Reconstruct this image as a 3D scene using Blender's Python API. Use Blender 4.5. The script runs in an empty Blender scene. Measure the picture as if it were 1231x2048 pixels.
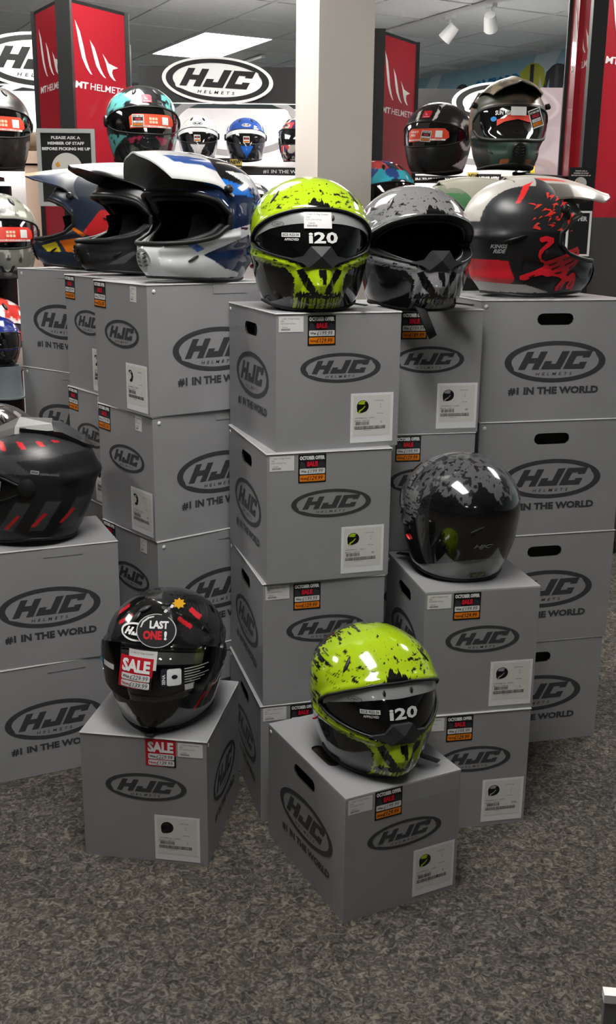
import bpy, bmesh, math, random
import numpy as np
from mathutils import Matrix, Vector

random.seed(7)
rng = np.random.default_rng(11)
scene = bpy.context.scene
COL = scene.collection

# ---------------------------------------------------------------- camera
F_PX, PITCH, ROLL, CAM_H = 2100.0, 0.2626, 0.0107, 1.2794
cp, sp = math.cos(PITCH), math.sin(PITCH)
c_fwd = Vector((0, cp, -sp)); _u = Vector((0, sp, cp)); _r = Vector((1, 0, 0))
c_right = _r * math.cos(ROLL) + _u * math.sin(ROLL)
c_up = _u * math.cos(ROLL) - _r * math.sin(ROLL)
cam_d = bpy.data.cameras.new('camera')
cam_d.sensor_fit = 'VERTICAL'; cam_d.sensor_height = 24.0; cam_d.lens = F_PX * 24.0 / 2048.0
cam_d.clip_start = 0.05
cam = bpy.data.objects.new('camera', cam_d); COL.objects.link(cam)
M = Matrix((c_right, c_up, -c_fwd)).transposed().to_4x4()
M.translation = (0, 0, CAM_H); cam.matrix_world = M
scene.camera = cam

# ---------------------------------------------------------------- world + exposure
world = bpy.data.worlds.new('world'); scene.world = world; world.use_nodes = True
wb = world.node_tree.nodes['Background']
wb.inputs[0].default_value = (0.80, 0.90, 1.0, 1); wb.inputs[1].default_value = 0.25
scene.view_settings.view_transform = 'Standard'
scene.view_settings.look = 'None'
scene.view_settings.exposure = 1.6
scene.view_settings.gamma = 1.0
scene.view_settings.use_curve_mapping = False
PANEL_STRENGTH = 10.0
PANEL_COLOR = (1.0, 0.975, 0.93)

def px_at(px, py, Y):
    d = c_fwd + c_right * ((px - 615.5) / F_PX) - c_up * ((py - 1024) / F_PX)
    return Vector((0, 0, CAM_H)) + d * (Y / d.y)

# ---------------------------------------------------------------- materials
def lin(c):
    a = np.asarray(c, float) / 255.0
    return np.where(a <= 0.04045, a / 12.92, ((a + 0.055) / 1.055) ** 2.4)

MATS = {}
def mat(name, rgb=(128, 128, 128), rough=0.5, metal=0.0, spec=0.5, coat=0.0, emit=None, estr=1.0,
        trans=0.0, alpha=1.0, noise=None, bump=None, vcol=False, ior=1.45):
    if name in MATS: return MATS[name]
    m = bpy.data.materials.new(name); m.use_nodes = True
    nt = m.node_tree; b = nt.nodes['Principled BSDF']
    c = (*lin(rgb), 1)
    b.inputs['Base Color'].default_value = c
    b.inputs['Roughness'].default_value = rough
    b.inputs['Metallic'].default_value = metal
    b.inputs['Specular IOR Level'].default_value = spec
    b.inputs['Coat Weight'].default_value = coat
    b.inputs['Coat Roughness'].default_value = 0.04
    b.inputs['Transmission Weight'].default_value = trans
    b.inputs['IOR'].default_value = ior
    b.inputs['Alpha'].default_value = alpha
    if emit is not None:
        b.inputs['Emission Color'].default_value = (*emit, 1)
        b.inputs['Emission Strength'].default_value = estr
    tc = nt.nodes.new('ShaderNodeTexCoord')
    if vcol:
        a = nt.nodes.new('ShaderNodeVertexColor'); a.layer_name = 'Col'
        nt.links.new(a.outputs['Color'], b.inputs['Base Color'])
    if noise:                      # (scale, amount, detail)
        n = nt.nodes.new('ShaderNodeTexNoise'); n.inputs['Scale'].default_value = noise[0]
        n.inputs['Detail'].default_value = noise[2] if len(noise) > 2 else 4
        nt.links.new(tc.outputs['Object'], n.inputs['Vector'])
        mx = nt.nodes.new('ShaderNodeMixRGB'); mx.blend_type = 'MULTIPLY'; mx.inputs[0].default_value = noise[1]
        rp = nt.nodes.new('ShaderNodeValToRGB')
        rp.color_ramp.elements[0].position = 0.3; rp.color_ramp.elements[0].color = (0.45, 0.45, 0.45, 1)
        rp.color_ramp.elements[1].position = 0.7; rp.color_ramp.elements[1].color = (1.35, 1.35, 1.35, 1)
        nt.links.new(n.outputs['Fac'], rp.inputs[0])
        if vcol: nt.links.new(a.outputs['Color'], mx.inputs[1])
        else: mx.inputs[1].default_value = c
        nt.links.new(rp.outputs[0], mx.inputs[2]); nt.links.new(mx.outputs[0], b.inputs['Base Color'])
    if bump:                       # (scale, strength, distance)
        n2 = nt.nodes.new('ShaderNodeTexNoise'); n2.inputs['Scale'].default_value = bump[0]; n2.inputs['Detail'].default_value = 3
        nt.links.new(tc.outputs['Object'], n2.inputs['Vector'])
        bp = nt.nodes.new('ShaderNodeBump'); bp.inputs['Strength'].default_value = bump[1]; bp.inputs['Distance'].default_value = bump[2]
        nt.links.new(n2.outputs['Fac'], bp.inputs['Height']); nt.links.new(bp.outputs[0], b.inputs['Normal'])
    MATS[name] = m
    return m

mat('carton', (152, 152, 154), 0.42, 0.10, 0.45, noise=(9, 0.10, 5), bump=(140, 0.05, 0.002))
mat('carton_edge', (186, 186, 186), 0.6, noise=(30, 0.15))
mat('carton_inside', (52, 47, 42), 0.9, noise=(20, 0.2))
mat('print', vcol=True, rough=0.45, spec=0.4)
mat('ink', (48, 48, 50), 0.38, spec=0.5, noise=(60, 0.06))
mat('paint_gloss', vcol=True, rough=0.13, spec=0.5, coat=1.0)
mat('paint_satin', vcol=True, rough=0.34, spec=0.5)
mat('paint_matte', vcol=True, rough=0.52, spec=0.4)
mat('liner', (20, 20, 21), 0.95, spec=0.1, noise=(60, 0.5), bump=(350, 0.4, 0.002))
mat('rubber', (22, 22, 23), 0.55, noise=(40, 0.15))
mat('black_gloss', (10, 10, 11), 0.10, coat=1.0, noise=(5, 0.1))
mat('black_plastic', (26, 26, 27), 0.42, noise=(40, 0.15))
mat('dark_plastic', (52, 53, 55), 0.40, noise=(40, 0.15))
mat('grey_plastic', (112, 113, 115), 0.38, noise=(30, 0.1))
mat('visor_dark', (9, 9, 10), 0.07, spec=0.6, coat=0.6, noise=(4, 0.1))
mat('visor_band', (142, 143, 144), 0.25, coat=0.4, noise=(10, 0.05))
mat('visor_band_light', (206, 207, 208), 0.3, noise=(10, 0.05))
mat('white_plastic', (215, 215, 213), 0.35, noise=(20, 0.06))
mat('chrome', (200, 200, 200), 0.2, metal=1.0, noise=(30, 0.05))
mat('red_part', (196, 30, 38), 0.35, noise=(20, 0.1))
mat('strap', (20, 20, 21), 0.8, noise=(120, 0.4))

def glass_mat(name, tint=0.03, fac=0.08):
    m = bpy.data.materials.new(name); m.use_nodes = True; nt = m.node_tree; nt.nodes.remove(nt.nodes['Principled BSDF'])
    out = nt.nodes['Material Output']; tr = nt.nodes.new('ShaderNodeBsdfTransparent'); tr.inputs[0].default_value = (1 - tint, 1 - tint, 1 - tint, 1)
    gl = nt.nodes.new('ShaderNodeBsdfGlossy'); gl.inputs['Roughness'].default_value = 0.04
    fr = nt.nodes.new('ShaderNodeFresnel'); fr.inputs[0].default_value = 1.5; ns = nt.nodes.new('ShaderNodeTexNoise'); ns.inputs['Scale'].default_value = 3
    mm = nt.nodes.new('ShaderNodeMath'); mm.operation = 'MULTIPLY_ADD'; mm.inputs[1].default_value = 0.01; nt.links.new(ns.outputs['Fac'], mm.inputs[0]); nt.links.new(fr.outputs[0], mm.inputs[2])
    mx = nt.nodes.new('ShaderNodeMixShader'); nt.links.new(mm.outputs[0], mx.inputs[0]); nt.links.new(tr.outputs[0], mx.inputs[1]); nt.links.new(gl.outputs[0], mx.inputs[2]); nt.links.new(mx.outputs[0], out.inputs[0])
    MATS[name] = m
glass_mat('visor_clear')

# ---------------------------------------------------------------- mesh helpers
def link(name, data, parent=None, loc=None, rot=None):
    o = bpy.data.objects.new(name, data); COL.objects.link(o)
    if parent is not None: o.parent = parent
    if loc is not None: o.location = loc
    if rot is not None: o.rotation_euler = rot
    return o

def tag(o, label=None, cat=None, group=None, kind=None):
    if label: o['label'] = label
    if cat: o['category'] = cat
    if group: o['group'] = group
    if kind: o['kind'] = kind
    return o

def thing(name, label, cat, loc=(0, 0, 0), rot=(0, 0, 0), group=None):
    o = link(name, None, None, loc, rot); o.empty_display_size = 0.05
    return tag(o, label, cat, group)

def mesh_data(name, V, Fs, material, smooth=False, colors=None, sharp=None):
    me = bpy.data.meshes.new(name)
    me.from_pydata([tuple(v) for v in V], [], [tuple(f) for f in Fs])
    mm = material if isinstance(material, (list, tuple)) else [material]
    for m in mm: me.materials.append(MATS[m] if isinstance(m, str) else m)
    if smooth: me.polygons.foreach_set('use_smooth', [True] * len(me.polygons))
    if smooth and sharp:
        try: me.set_sharp_from_angle(angle=sharp)
        except Exception: pass
    if colors is not None:
        ca = me.color_attributes.new('Col', 'FLOAT_COLOR', 'POINT')
        a = np.ones((len(V), 4), np.float32); a[:, :3] = colors
        ca.data.foreach_set('color', a.ravel())
    me.update()
    return me

def obj(name, V, Fs, material, parent=None, smooth=False, colors=None, loc=None, rot=None, sharp=None):
    return link(name, mesh_data(name, V, Fs, material, smooth, colors, sharp), parent, loc, rot)

def inst(name, me, parent, loc=None, rot=None):
    return link(name, me, parent, loc, rot)

class MB:
    def __init__(s): s.V = []; s.F = []; s.mi = []
    def add(s, V, Fs, mi=0):
        n = len(s.V); s.V += [tuple(v) for v in V]
        s.F += [tuple(i + n for i in f) for f in Fs]; s.mi += [mi] * len(Fs)
        return s
    def box(s, x0, x1, y0, y1, z0, z1, mi=0, M=None):
        V = [(x, y, z) for z in (z0, z1) for y in (y0, y1) for x in (x0, x1)]
        if M is not None: V = [tuple(M @ Vector(v)) for v in V]
        return s.add(V, [(0, 2, 3, 1), (4, 5, 7, 6), (0, 1, 5, 4), (1, 3, 7, 5), (3, 2, 6, 7), (2, 0, 4, 6)], mi)
    def prism(s, pts, z0, z1, mi=0, M=None):
        n = len(pts)
        V = [(x, y, z0) for x, y in pts] + [(x, y, z1) for x, y in pts]
        if M is not None: V = [tuple(M @ Vector(v)) for v in V]
        Fs = [tuple(reversed(range(n))), tuple(range(n, 2 * n))] + [(i, (i + 1) % n, (i + 1) % n + n, i + n) for i in range(n)]
        return s.add(V, Fs, mi)
    def tube(s, pts, r, n=8, closed=False, mi=0, flat=1.0):
        P = [Vector(p) for p in pts]; m = len(P); V = []; prev = None
        for i in range(m):
            a = P[(i - 1) % m] if (closed or i > 0) else P[i]; b = P[(i + 1) % m] if (closed or i < m - 1) else P[i]
            t = (b - a).normalized()
            if prev is None:
                ref = Vector((0, 0, 1)) if abs(t.z) < 0.9 else Vector((1, 0, 0)); u = t.cross(ref).normalized()
            else:
                u = (prev - t * prev.dot(t)).normalized()
            prev = u; w = t.cross(u)
            rr = r[i] if isinstance(r, (list, tuple)) else r
            for k in range(n):
                an = 2 * math.pi * k / n
                V.append(P[i] + u * (rr * math.cos(an)) + w * (rr * flat * math.sin(an)))
        Fs = []
        for i in range(m if closed else m - 1):
            for k in range(n):
                a = i * n + k; b = i * n + (k + 1) % n; j = ((i + 1) % m) * n
                Fs.append((a, b, j + (k + 1) % n, j + k))
        if not closed:
            Fs.append(tuple(reversed(range(n)))); Fs.append(tuple(range((m - 1) * n, m * n)))
        return s.add(V, Fs, mi)
    def lathe(s, prof, n=20, mi=0, M=None):
        V = []; m = len(prof)
        for r, z in prof:
            for k in range(n):
                a = 2 * math.pi * k / n; V.append((r * math.cos(a), r * math.sin(a), z))
        if M is not None: V = [tuple(M @ Vector(v)) for v in V]
        Fs = [(i * n + k, i * n + (k + 1) % n, (i + 1) * n + (k + 1) % n, (i + 1) * n + k) for i in range(m - 1) for k in range(n)]
        Fs += [tuple(reversed(range(n))), tuple(range((m - 1) * n, m * n))]
        return s.add(V, Fs, mi)
    def data(s, name, material, smooth=False, sharp=None):
        me = mesh_data(name, s.V, s.F, material, smooth, None, sharp)
        if isinstance(material, (list, tuple)): me.polygons.foreach_set('material_index', s.mi)
        return me
    def build(s, name, material, parent=None, smooth=False, loc=None, rot=None, sharp=None):
        return link(name, s.data(name, material, smooth, sharp), parent, loc, rot)

# ---------------------------------------------------------------- text and flat print
_tc = {}
def text_geo(txt, bold=0.0, shear=0.0, space=1.0):
    k = (txt, bold, shear, space)
    if k in _tc: return _tc[k]
    cu = bpy.data.curves.new('t', 'FONT'); cu.body = txt; cu.size = 1.0
    cu.offset = bold; cu.shear = shear; cu.space_character = space; cu.resolution_u = 2
    o = bpy.data.objects.new('t', cu)
    COL.objects.link(o)
    me = bpy.data.meshes.new_from_object(o.evaluated_get(bpy.context.evaluated_depsgraph_get()))
    V = np.array([v.co[:2] for v in me.vertices]) if len(me.vertices) else np.zeros((0, 2))
    Fs = [tuple(p.vertices) for p in me.polygons]
    bpy.data.objects.remove(o); bpy.data.curves.remove(cu); bpy.data.meshes.remove(me)
    if len(V):
        V = V - V.min(0); s = V[:, 1].max(); V = V / s
    _tc[k] = (V, Fs)
    return _tc[k]

class Flat:
    """Flat print: coloured 2D pieces in layers (u right, v up)."""
    def __init__(s): s.V = []; s.F = []; s.C = []; s.L = []
    def add(s, V, Fs, c, layer):
        n = len(s.V); s.V += [(float(a), float(b)) for a, b in V]; s.F += [tuple(i + n for i in f) for f in Fs]
        s.C += [c] * len(V); s.L += [layer] * len(V); return s
    def poly(s, pts, c, layer=0): return s.add(pts, [tuple(range(len(pts)))], c, layer)
    def rect(s, x0, y0, x1, y1, c, layer=0, n=1, m=1):
        V = [(x0 + (x1 - x0) * i / n, y0 + (y1 - y0) * j / m) for j in range(m + 1) for i in range(n + 1)]
        return s.add(V, [(j * (n + 1) + i, j * (n + 1) + i + 1, (j + 1) * (n + 1) + i + 1, (j + 1) * (n + 1) + i) for j in range(m) for i in range(n)], c, layer)
    def rrect(s, x0, y0, x1, y1, r, c, layer=0):
        P = []
        for cx, cy, a0 in ((x1 - r, y1 - r, 0), (x0 + r, y1 - r, 90), (x0 + r, y0 + r, 180), (x1 - r, y0 + r, 270)):
            for k in range(5):
                a = math.radians(a0 + 22.5 * k); P.append((cx + r * math.cos(a), cy + r * math.sin(a)))
        return s.poly(P, c, layer)
    def ellipse(s, cx, cy, a, b, c, layer=0, n=28, rot=0):
        ca, sa = math.cos(rot), math.sin(rot)
        return s.poly([(cx + a * math.cos(t) * ca - b * math.sin(t) * sa, cy + a * math.cos(t) * sa + b * math.sin(t) * ca) for t in [2 * math.pi * k / n for k in range(n)]], c, layer)
    def text(s, txt, x0, y0, h, c, layer=1, w=None, bold=0.0, shear=0.0, space=1.0, align='l', rot=0.0, maxlen=None):
        V, Fs = text_geo(txt, bold, shear, space)
        if not len(V): return s
        V = V * h
        if w is not None: V = V * np.array([w / max(V[:, 0].max(), 1e-9), 1])
        wd = V[:, 0].max()
        if align == 'c': V = V - np.array([wd / 2, 0])
        if align == 'r': V = V - np.array([wd, 0])
        if rot:
            ca, sa = math.cos(rot), math.sin(rot); V = np.stack([V[:, 0] * ca - V[:, 1] * sa, V[:, 0] * sa + V[:, 1] * ca], 1)
        return s.add(V + np.array([x0, y0]), Fs, c, layer)
    def ring(s, R_out, R_in, cx, cy, c, layer=0):
        n = len(R_out)
        return s.add([(cx + x, cy + y) for x, y in R_out] + [(cx + x, cy + y) for x, y in R_in],
                     [(i, (i + 1) % n, n + (i + 1) % n, n + i) for i in range(n)], c, layer)
    def data(s, name, mapf=None, material='print', eps=0.00018, off=0.0005, maxlen=0.009):
        if mapf is None:            # XZ plane facing -Y
            V = [(u, -(off + l * eps), v) for (u, v), l in zip(s.V, s.L)]
        else:
            bm = bmesh.new(); ll = bm.verts.layers.float.new('l'); cl = bm.verts.layers.float_vector.new('c')
            vs = []
            for (u, v), l, c in zip(s.V, s.L, s.C):
                q = bm.verts.new((u, v, 0)); q[ll] = l; q[cl] = c; vs.append(q)
            for f in s.F:
                try: bm.faces.new([vs[i] for i in f])
                except ValueError: pass
            bmesh.ops.triangulate(bm, faces=bm.faces[:])
            for _ in range(5):
                es = [e for e in bm.edges if e.calc_length() > maxlen]
                if not es: break
                bmesh.ops.subdivide_edges(bm, edges=es, cuts=1); bmesh.ops.triangulate(bm, faces=[f for f in bm.faces if len(f.verts) > 3])
            bm.verts.index_update(); a = np.array([v.co[:2] for v in bm.verts]); L = np.array([v[ll] for v in bm.verts]); C = np.array([tuple(v[cl]) for v in bm.verts])
            Fs = [tuple(v.index for v in f.verts) for f in bm.faces]; bm.free()
            return mesh_data(name, mapf(a[:, 0], a[:, 1], off + L * eps * 1.6), Fs, material, True, lin(C))
        return mesh_data(name, V, s.F, material, mapf is not None, lin(np.array(s.C, float)))
    def build(s, name, parent, loc=None, rot=None, mapf=None, material='print', **k):
        return link(name, s.data(name, mapf, material, **k), parent, loc, rot)

def hjc_logo(fl, cx, cy, a, b, c, layer=0, shear=0.34, letters=True, helmets=True, ring=True, small=None):
    """Oval ring with three slanted block letters and a small word below."""
    N = 72
    if ring:
        Ro, Ri = [], []
        for k in range(N):
            t = 2 * math.pi * k / N
            Ro.append((a * math.cos(t), b * math.sin(t)))
            ai, bi = a * 0.865, b * 0.80
            p = [ai * math.cos(t), bi * math.sin(t)]
            d1 = abs((t - 0.56 + math.pi) % (2 * math.pi) - math.pi); d2 = abs((t - (math.pi + 0.50) + math.pi) % (2 * math.pi) - math.pi)
            q = max(0, 1 - d1 / 0.16, 1 - d2 / 0.16); p = [p[0] * (1 + 0.06 * q), p[1] * (1 + 0.10 * q)]
            Ri.append(tuple(p))
        fl.ring(Ro, Ri, cx, cy, c, layer)
    if letters:
        h = b * 0.86; y0 = -b * 0.36; W = a * 1.30
        def L(polys):
            for P in polys:
                fl.poly([(cx + (x - 0.5) * W + (y - 0.5) * h * shear * 1.5, cy + y0 + y * h) for x, y in P], c, layer)
        L([[(0, 0), (.105, 0), (.105, .36), (.205, .36), (.205, 0), (.31, 0), (.31, 1), (.205, 1), (.205, .64), (.105, .64), (.105, 1), (0, 1)],
           [(.345, 0), (.645, 0), (.645, 1), (.53, 1), (.53, .30), (.455, .30), (.455, .46), (.345, .46)],
           [(.68, 0), (1, 0), (1, .38), (.89, .38), (.89, .27), (.79, .27), (.79, .73), (.89, .73), (.89, .62), (1, .62), (1, 1), (.68, 1)]])
    if helmets:
        fl.text(small or 'HELMETS', cx - a * 0.02, cy - b * 0.66, b * 0.15, c, layer, w=a * 0.72, bold=0.015, shear=0.2, space=1.9, align='c')

def noise3(P, seed=0):
    P = np.asarray(P, float) + seed * 17.31
    i = np.floor(P).astype(np.int64); f = P - i; f = f * f * (3 - 2 * f)
    def hsh(a):
        n = (a[..., 0] * 374761393 + a[..., 1] * 668265263 + a[..., 2] * 1274126177 + seed * 1013) & 0xffffffff
        n = ((n ^ (n >> 13)) * 1274126177) & 0xffffffff
        return ((n ^ (n >> 16)) & 0xffff) / 65535.0
    r = 0
    for dx in (0, 1):
        for dy in (0, 1):
            for dz in (0, 1):
                w = (f[..., 0] if dx else 1 - f[..., 0]) * (f[..., 1] if dy else 1 - f[..., 1]) * (f[..., 2] if dz else 1 - f[..., 2])
                r = r + w * hsh(i + np.array([dx, dy, dz]))
    return r
def fbm(P, o=3, seed=0):
    P = np.asarray(P, float); r = 0; a = 0.5; t = 0
    for k in range(o): r = r + a * noise3(P * 2 ** k, seed + k); t += a; a *= 0.55
    return r / t
def pip(poly, x, y):
    ins = np.zeros(x.shape, bool); n = len(poly)
    for i in range(n):
        x1, y1 = poly[i]; x2, y2 = poly[(i + 1) % n]
        if y1 == y2: continue
        c = ((y1 > y) != (y2 > y)) & (x < (x2 - x1) * (y - y1) / (y2 - y1) + x1); ins ^= c
    return ins
# ---------------------------------------------------------------- room shell
CEIL = 2.70
GA = math.radians(28.0)                # the ceiling grid and the walls run at this angle
ga = Vector((math.cos(GA), math.sin(GA), 0)); gb = Vector((-math.sin(GA), math.cos(GA), 0))
def G(i, j, z=0.0):                   # grid coordinates in metres
    return ga * i + gb * j + Vector((0, 0, z))
G0 = Vector((-0.815, 8.48, 0))         # near corner of the light panel left of the pillar
g0i, g0j = G0.dot(ga), G0.dot(gb)

def carpet_mat():
    m = bpy.data.materials.new('carpet'); m.use_nodes = True; nt = m.node_tree; b = nt.nodes['Principled BSDF']
    b.inputs['Roughness'].default_value = 0.95; b.inputs['Specular IOR Level'].default_value = 0.15
    tc = nt.nodes.new('ShaderNodeTexCoord')
    def nz(sc, det, dist=0.0):
        n = nt.nodes.new('ShaderNodeTexNoise'); n.inputs['Scale'].default_value = sc; n.inputs['Detail'].default_value = det
        n.inputs['Distortion'].default_value = dist; nt.links.new(tc.outputs['Object'], n.inputs['Vector']); return n
    n1, n2, n3 = nz(72, 3, 1.6), nz(34, 3, 1.0), nz(2.2, 4)
    r1 = nt.nodes.new('ShaderNodeValToRGB'); e = r1.color_ramp.elements
    e[0].position = 0.30; e[0].color = (*lin((46, 45, 44)), 1); e[1].position = 0.72; e[1].color = (*lin((122, 117, 110)), 1)
    x = e.new(0.5); x.color = (*lin((78, 75, 71)), 1)
    nt.links.new(n1.outputs['Fac'], r1.inputs[0])
    r2 = nt.nodes.new('ShaderNodeValToRGB'); e = r2.color_ramp.elements
    e[0].position = 0.35; e[0].color = (0.75, 0.76, 0.78, 1); e[1].position = 0.68; e[1].color = (1.18, 1.14, 1.06, 1)
    nt.links.new(n2.outputs['Fac'], r2.inputs[0])
    mx = nt.nodes.new('ShaderNodeMixRGB'); mx.blend_type = 'MULTIPLY'; mx.inputs[0].default_value = 1
    nt.links.new(r1.outputs[0], mx.inputs[1]); nt.links.new(r2.outputs[0], mx.inputs[2])
    r3 = nt.nodes.new('ShaderNodeValToRGB'); e = r3.color_ramp.elements
    e[0].position = 0.35; e[0].color = (0.92, 0.93, 0.96, 1); e[1].position = 0.65; e[1].color = (1.06, 1.04, 0.98, 1)
    nt.links.new(n3.outputs['Fac'], r3.inputs[0])
    m2 = nt.nodes.new('ShaderNodeMixRGB'); m2.blend_type = 'MULTIPLY'; m2.inputs[0].default_value = 1
    nt.links.new(mx.outputs[0], m2.inputs[1]); nt.links.new(r3.outputs[0], m2.inputs[2])
    nt.links.new(m2.outputs[0], b.inputs['Base Color'])
    bp = nt.nodes.new('ShaderNodeBump'); bp.inputs['Strength'].default_value = 0.8; bp.inputs['Distance'].default_value = 0.006
    nt.links.new(n1.outputs['Fac'], bp.inputs['Height']); nt.links.new(bp.outputs[0], b.inputs['Normal'])
    MATS['carpet'] = m
carpet_mat()
mat('wall_paint', (188, 200, 206), 0.8, noise=(3, 0.06))
mat('wall_dark', (96, 98, 102), 0.8, noise=(3, 0.08))
mat('ceiling_tile', (224, 226, 224), 0.9, noise=(30, 0.10), bump=(250, 0.2, 0.002))
mat('ceiling_bar', (222, 224, 224), 0.6, noise=(10, 0.05))
mat('pillar_paint', (184, 178, 171), 0.75, noise=(5, 0.05), bump=(90, 0.12, 0.002))

I0, I1, J0, J1 = -6.5, 6.0, -11.0, 11.4     # room limits in grid directions
def quad_wall(name, A, B, z0, z1, m, th=0.08):
    d = (B - A).normalized(); n = Vector((-d.y, d.x, 0)) * th
    V = [A, B, B + n, A + n]
    mb = MB(); mb.add([(p.x, p.y, z0) for p in V] + [(p.x, p.y, z1) for p in V],
                      [(3, 2, 1, 0), (4, 5, 6, 7), (0, 1, 5, 4), (1, 2, 6, 5), (2, 3, 7, 6), (3, 0, 4, 7)])
    return tag(mb.build(name, m), kind='structure')
c00, c10, c11, c01 = G(I0, J0), G(I1, J0), G(I1, J1), G(I0, J1)
fl = MB(); fl.add([(p.x, p.y, z) for z in (-0.05, 0) for p in (c00, c10, c11, c01)], [(3, 2, 1, 0), (4, 5, 6, 7), (0, 1, 5, 4), (1, 2, 6, 5), (2, 3, 7, 6), (3, 0, 4, 7)])
tag(fl.build('floor', 'carpet'), 'grey brown flecked carpet floor', kind='structure')
quad_wall('wall_front', c10, c00, 0, 2.9, 'wall_dark')
quad_wall('wall_right', c11, c10, 0, 2.9, 'wall_paint')
quad_wall('wall_back', c01, c11, 0, 2.9, 'wall_paint')
quad_wall('wall_left', c00, c01, 0, 2.9, 'wall_dark')

# ceiling: slab, T bars and single tiles where the picture shows them; lit panels sit in the grid
ce = MB(); ce.add([(p.x, p.y, z) for z in (CEIL + 0.03, CEIL + 0.08) for p in (c00, c10, c11, c01)], [(3, 2, 1, 0), (4, 5, 6, 7), (0, 1, 5, 4), (1, 2, 6, 5), (2, 3, 7, 6), (3, 0, 4, 7)])
ceiling = tag(ce.build('ceiling', 'ceiling_tile'), 'suspended ceiling of grey tiles', kind='structure')
T = 0.6
panels = [(0, 0), (4, -3), (-5, -12), (-4, -8), (0, -10), (0, -5), (-4, -4), (-8, -7), (-12, -24), (-8, -28)]
pcell = set()
for a, b in panels: pcell |= {(a, b), (a, b + 1)}
tm = MB().box(0.012, T - 0.012, 0.012, T - 0.012, 0, 0.012).data('ceiling_tile', 'ceiling_tile')
def in_view(P):
    d = P - Vector((0, 0, CAM_H)); z = d.dot(c_fwd)
    if z < 1: return False
    x = 615.5 + F_PX * d.dot(c_right) / z; y = 1024 - F_PX * d.dot(c_up) / z
    return -80 < x < 1311 and -60 < y < 330
bars = MB(); RZ = Matrix.Rotation(GA, 4, 'Z'); cnt = 0
for a in range(-18, 16):
    for b in range(-34, 6):
        i, j = g0i + a * T, g0j + b * T
        if not (I0 < i and i + T < I1 and J0 < j and j + T < J1): continue
        if (a, b) in pcell: continue
        if not any(in_view(G(i + u * T, j + v * T, CEIL)) for u in (0, .5, 1) for v in (0, .5, 1)): continue
        p = G(i, j, CEIL + 0.002); inst('ceiling_tile', tm, ceiling, p, (0, 0, GA)); cnt += 1
for a in range(-18, 16):
    i = g0i + a * T
    if I0 < i < I1: bars.box(i - 0.009, i + 0.009, J0, J1, CEIL - 0.004, CEIL + 0.03, M=RZ)
for b in range(-34, 6):
    j = g0j + b * T
    if J0 < j < J1: bars.box(I0, I1, j - 0.009, j + 0.009, CEIL - 0.004, CEIL + 0.03, M=RZ)
bars.build('ceiling_grid_bars', 'ceiling_bar', ceiling)
mat('panel_light', (255, 255, 255), 0.5, emit=PANEL_COLOR, estr=PANEL_STRENGTH, noise=(2, 0.01))
pm_d = MB().box(0.02, T - 0.02, 0.02, 2 * T - 0.02, 0.0, 0.006).data('diffuser', 'panel_light')
pf = MB()
for x0, x1, y0, y1 in ((0.009, 0.022, 0.009, 2 * T - 0.009), (T - 0.022, T - 0.009, 0.009, 2 * T - 0.009), (0.022, T - 0.022, 0.009, 0.022), (0.022, T - 0.022, 2 * T - 0.022, 2 * T - 0.009)):
    pf.box(x0, x1, y0, y1, -0.006, 0.03)
pf_d = pf.data('frame', 'ceiling_bar')
PL = {(0, 0): 'bright rectangular ceiling light left of the pillar above the oval sign', (4, -3): 'bright rectangular ceiling light at right behind the red tower'}
PN = {(-5, -12): 'ceiling light panel above the viewer, in front of the centre stack', (-4, -8): 'ceiling light panel above the left red tower', (0, -10): 'ceiling light panel above the right red tower', (0, -5): 'ceiling light panel in front of the white display bays', (-4, -4): 'ceiling light panel above the left display bay', (-8, -7): 'ceiling light panel beyond the left rack', (-12, -24): 'ceiling light panel far behind and left of the viewer', (-8, -28): 'ceiling light panel far behind the viewer'}
for k, (a, b) in enumerate(panels):
    i, j = g0i + a * T, g0j + b * T
    if not (I0 < i and i + T < I1 and J0 < j and j + 2 * T < J1): continue
    t = thing('ceiling_light', PL.get((a, b), PN.get((a, b), 'ceiling light panel in the far rows behind the viewer')), 'ceiling light', G(i, j, CEIL), (0, 0, GA), 'ceiling light panels')
    inst('frame', pf_d, t); inst('diffuser', pm_d, t)

# square pillar behind the stacks
pA = px_at(590, 300, 4.05); pB = px_at(635, 300, 3.78); pC = px_at(743, 300, 3.85)
pl = MB(); bk = Vector((0.10, 0.36, 0))
dF = Vector((pC.x - pB.x, pC.y - pB.y)).normalized(); nF = Vector((-dF.y, dF.x))
Dp = 0.30
pts = [(pB.x, pB.y), (pC.x, pC.y), (pC.x + nF.x * Dp, pC.y + nF.y * Dp), (pA.x - dF.x * 0.0, pB.y + nF.y * Dp)]
pl.prism(pts, 0, CEIL + 0.03)
tag(pl.build('pillar', 'pillar_paint'), 'cream painted square pillar behind the boxes', kind='structure')

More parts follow.
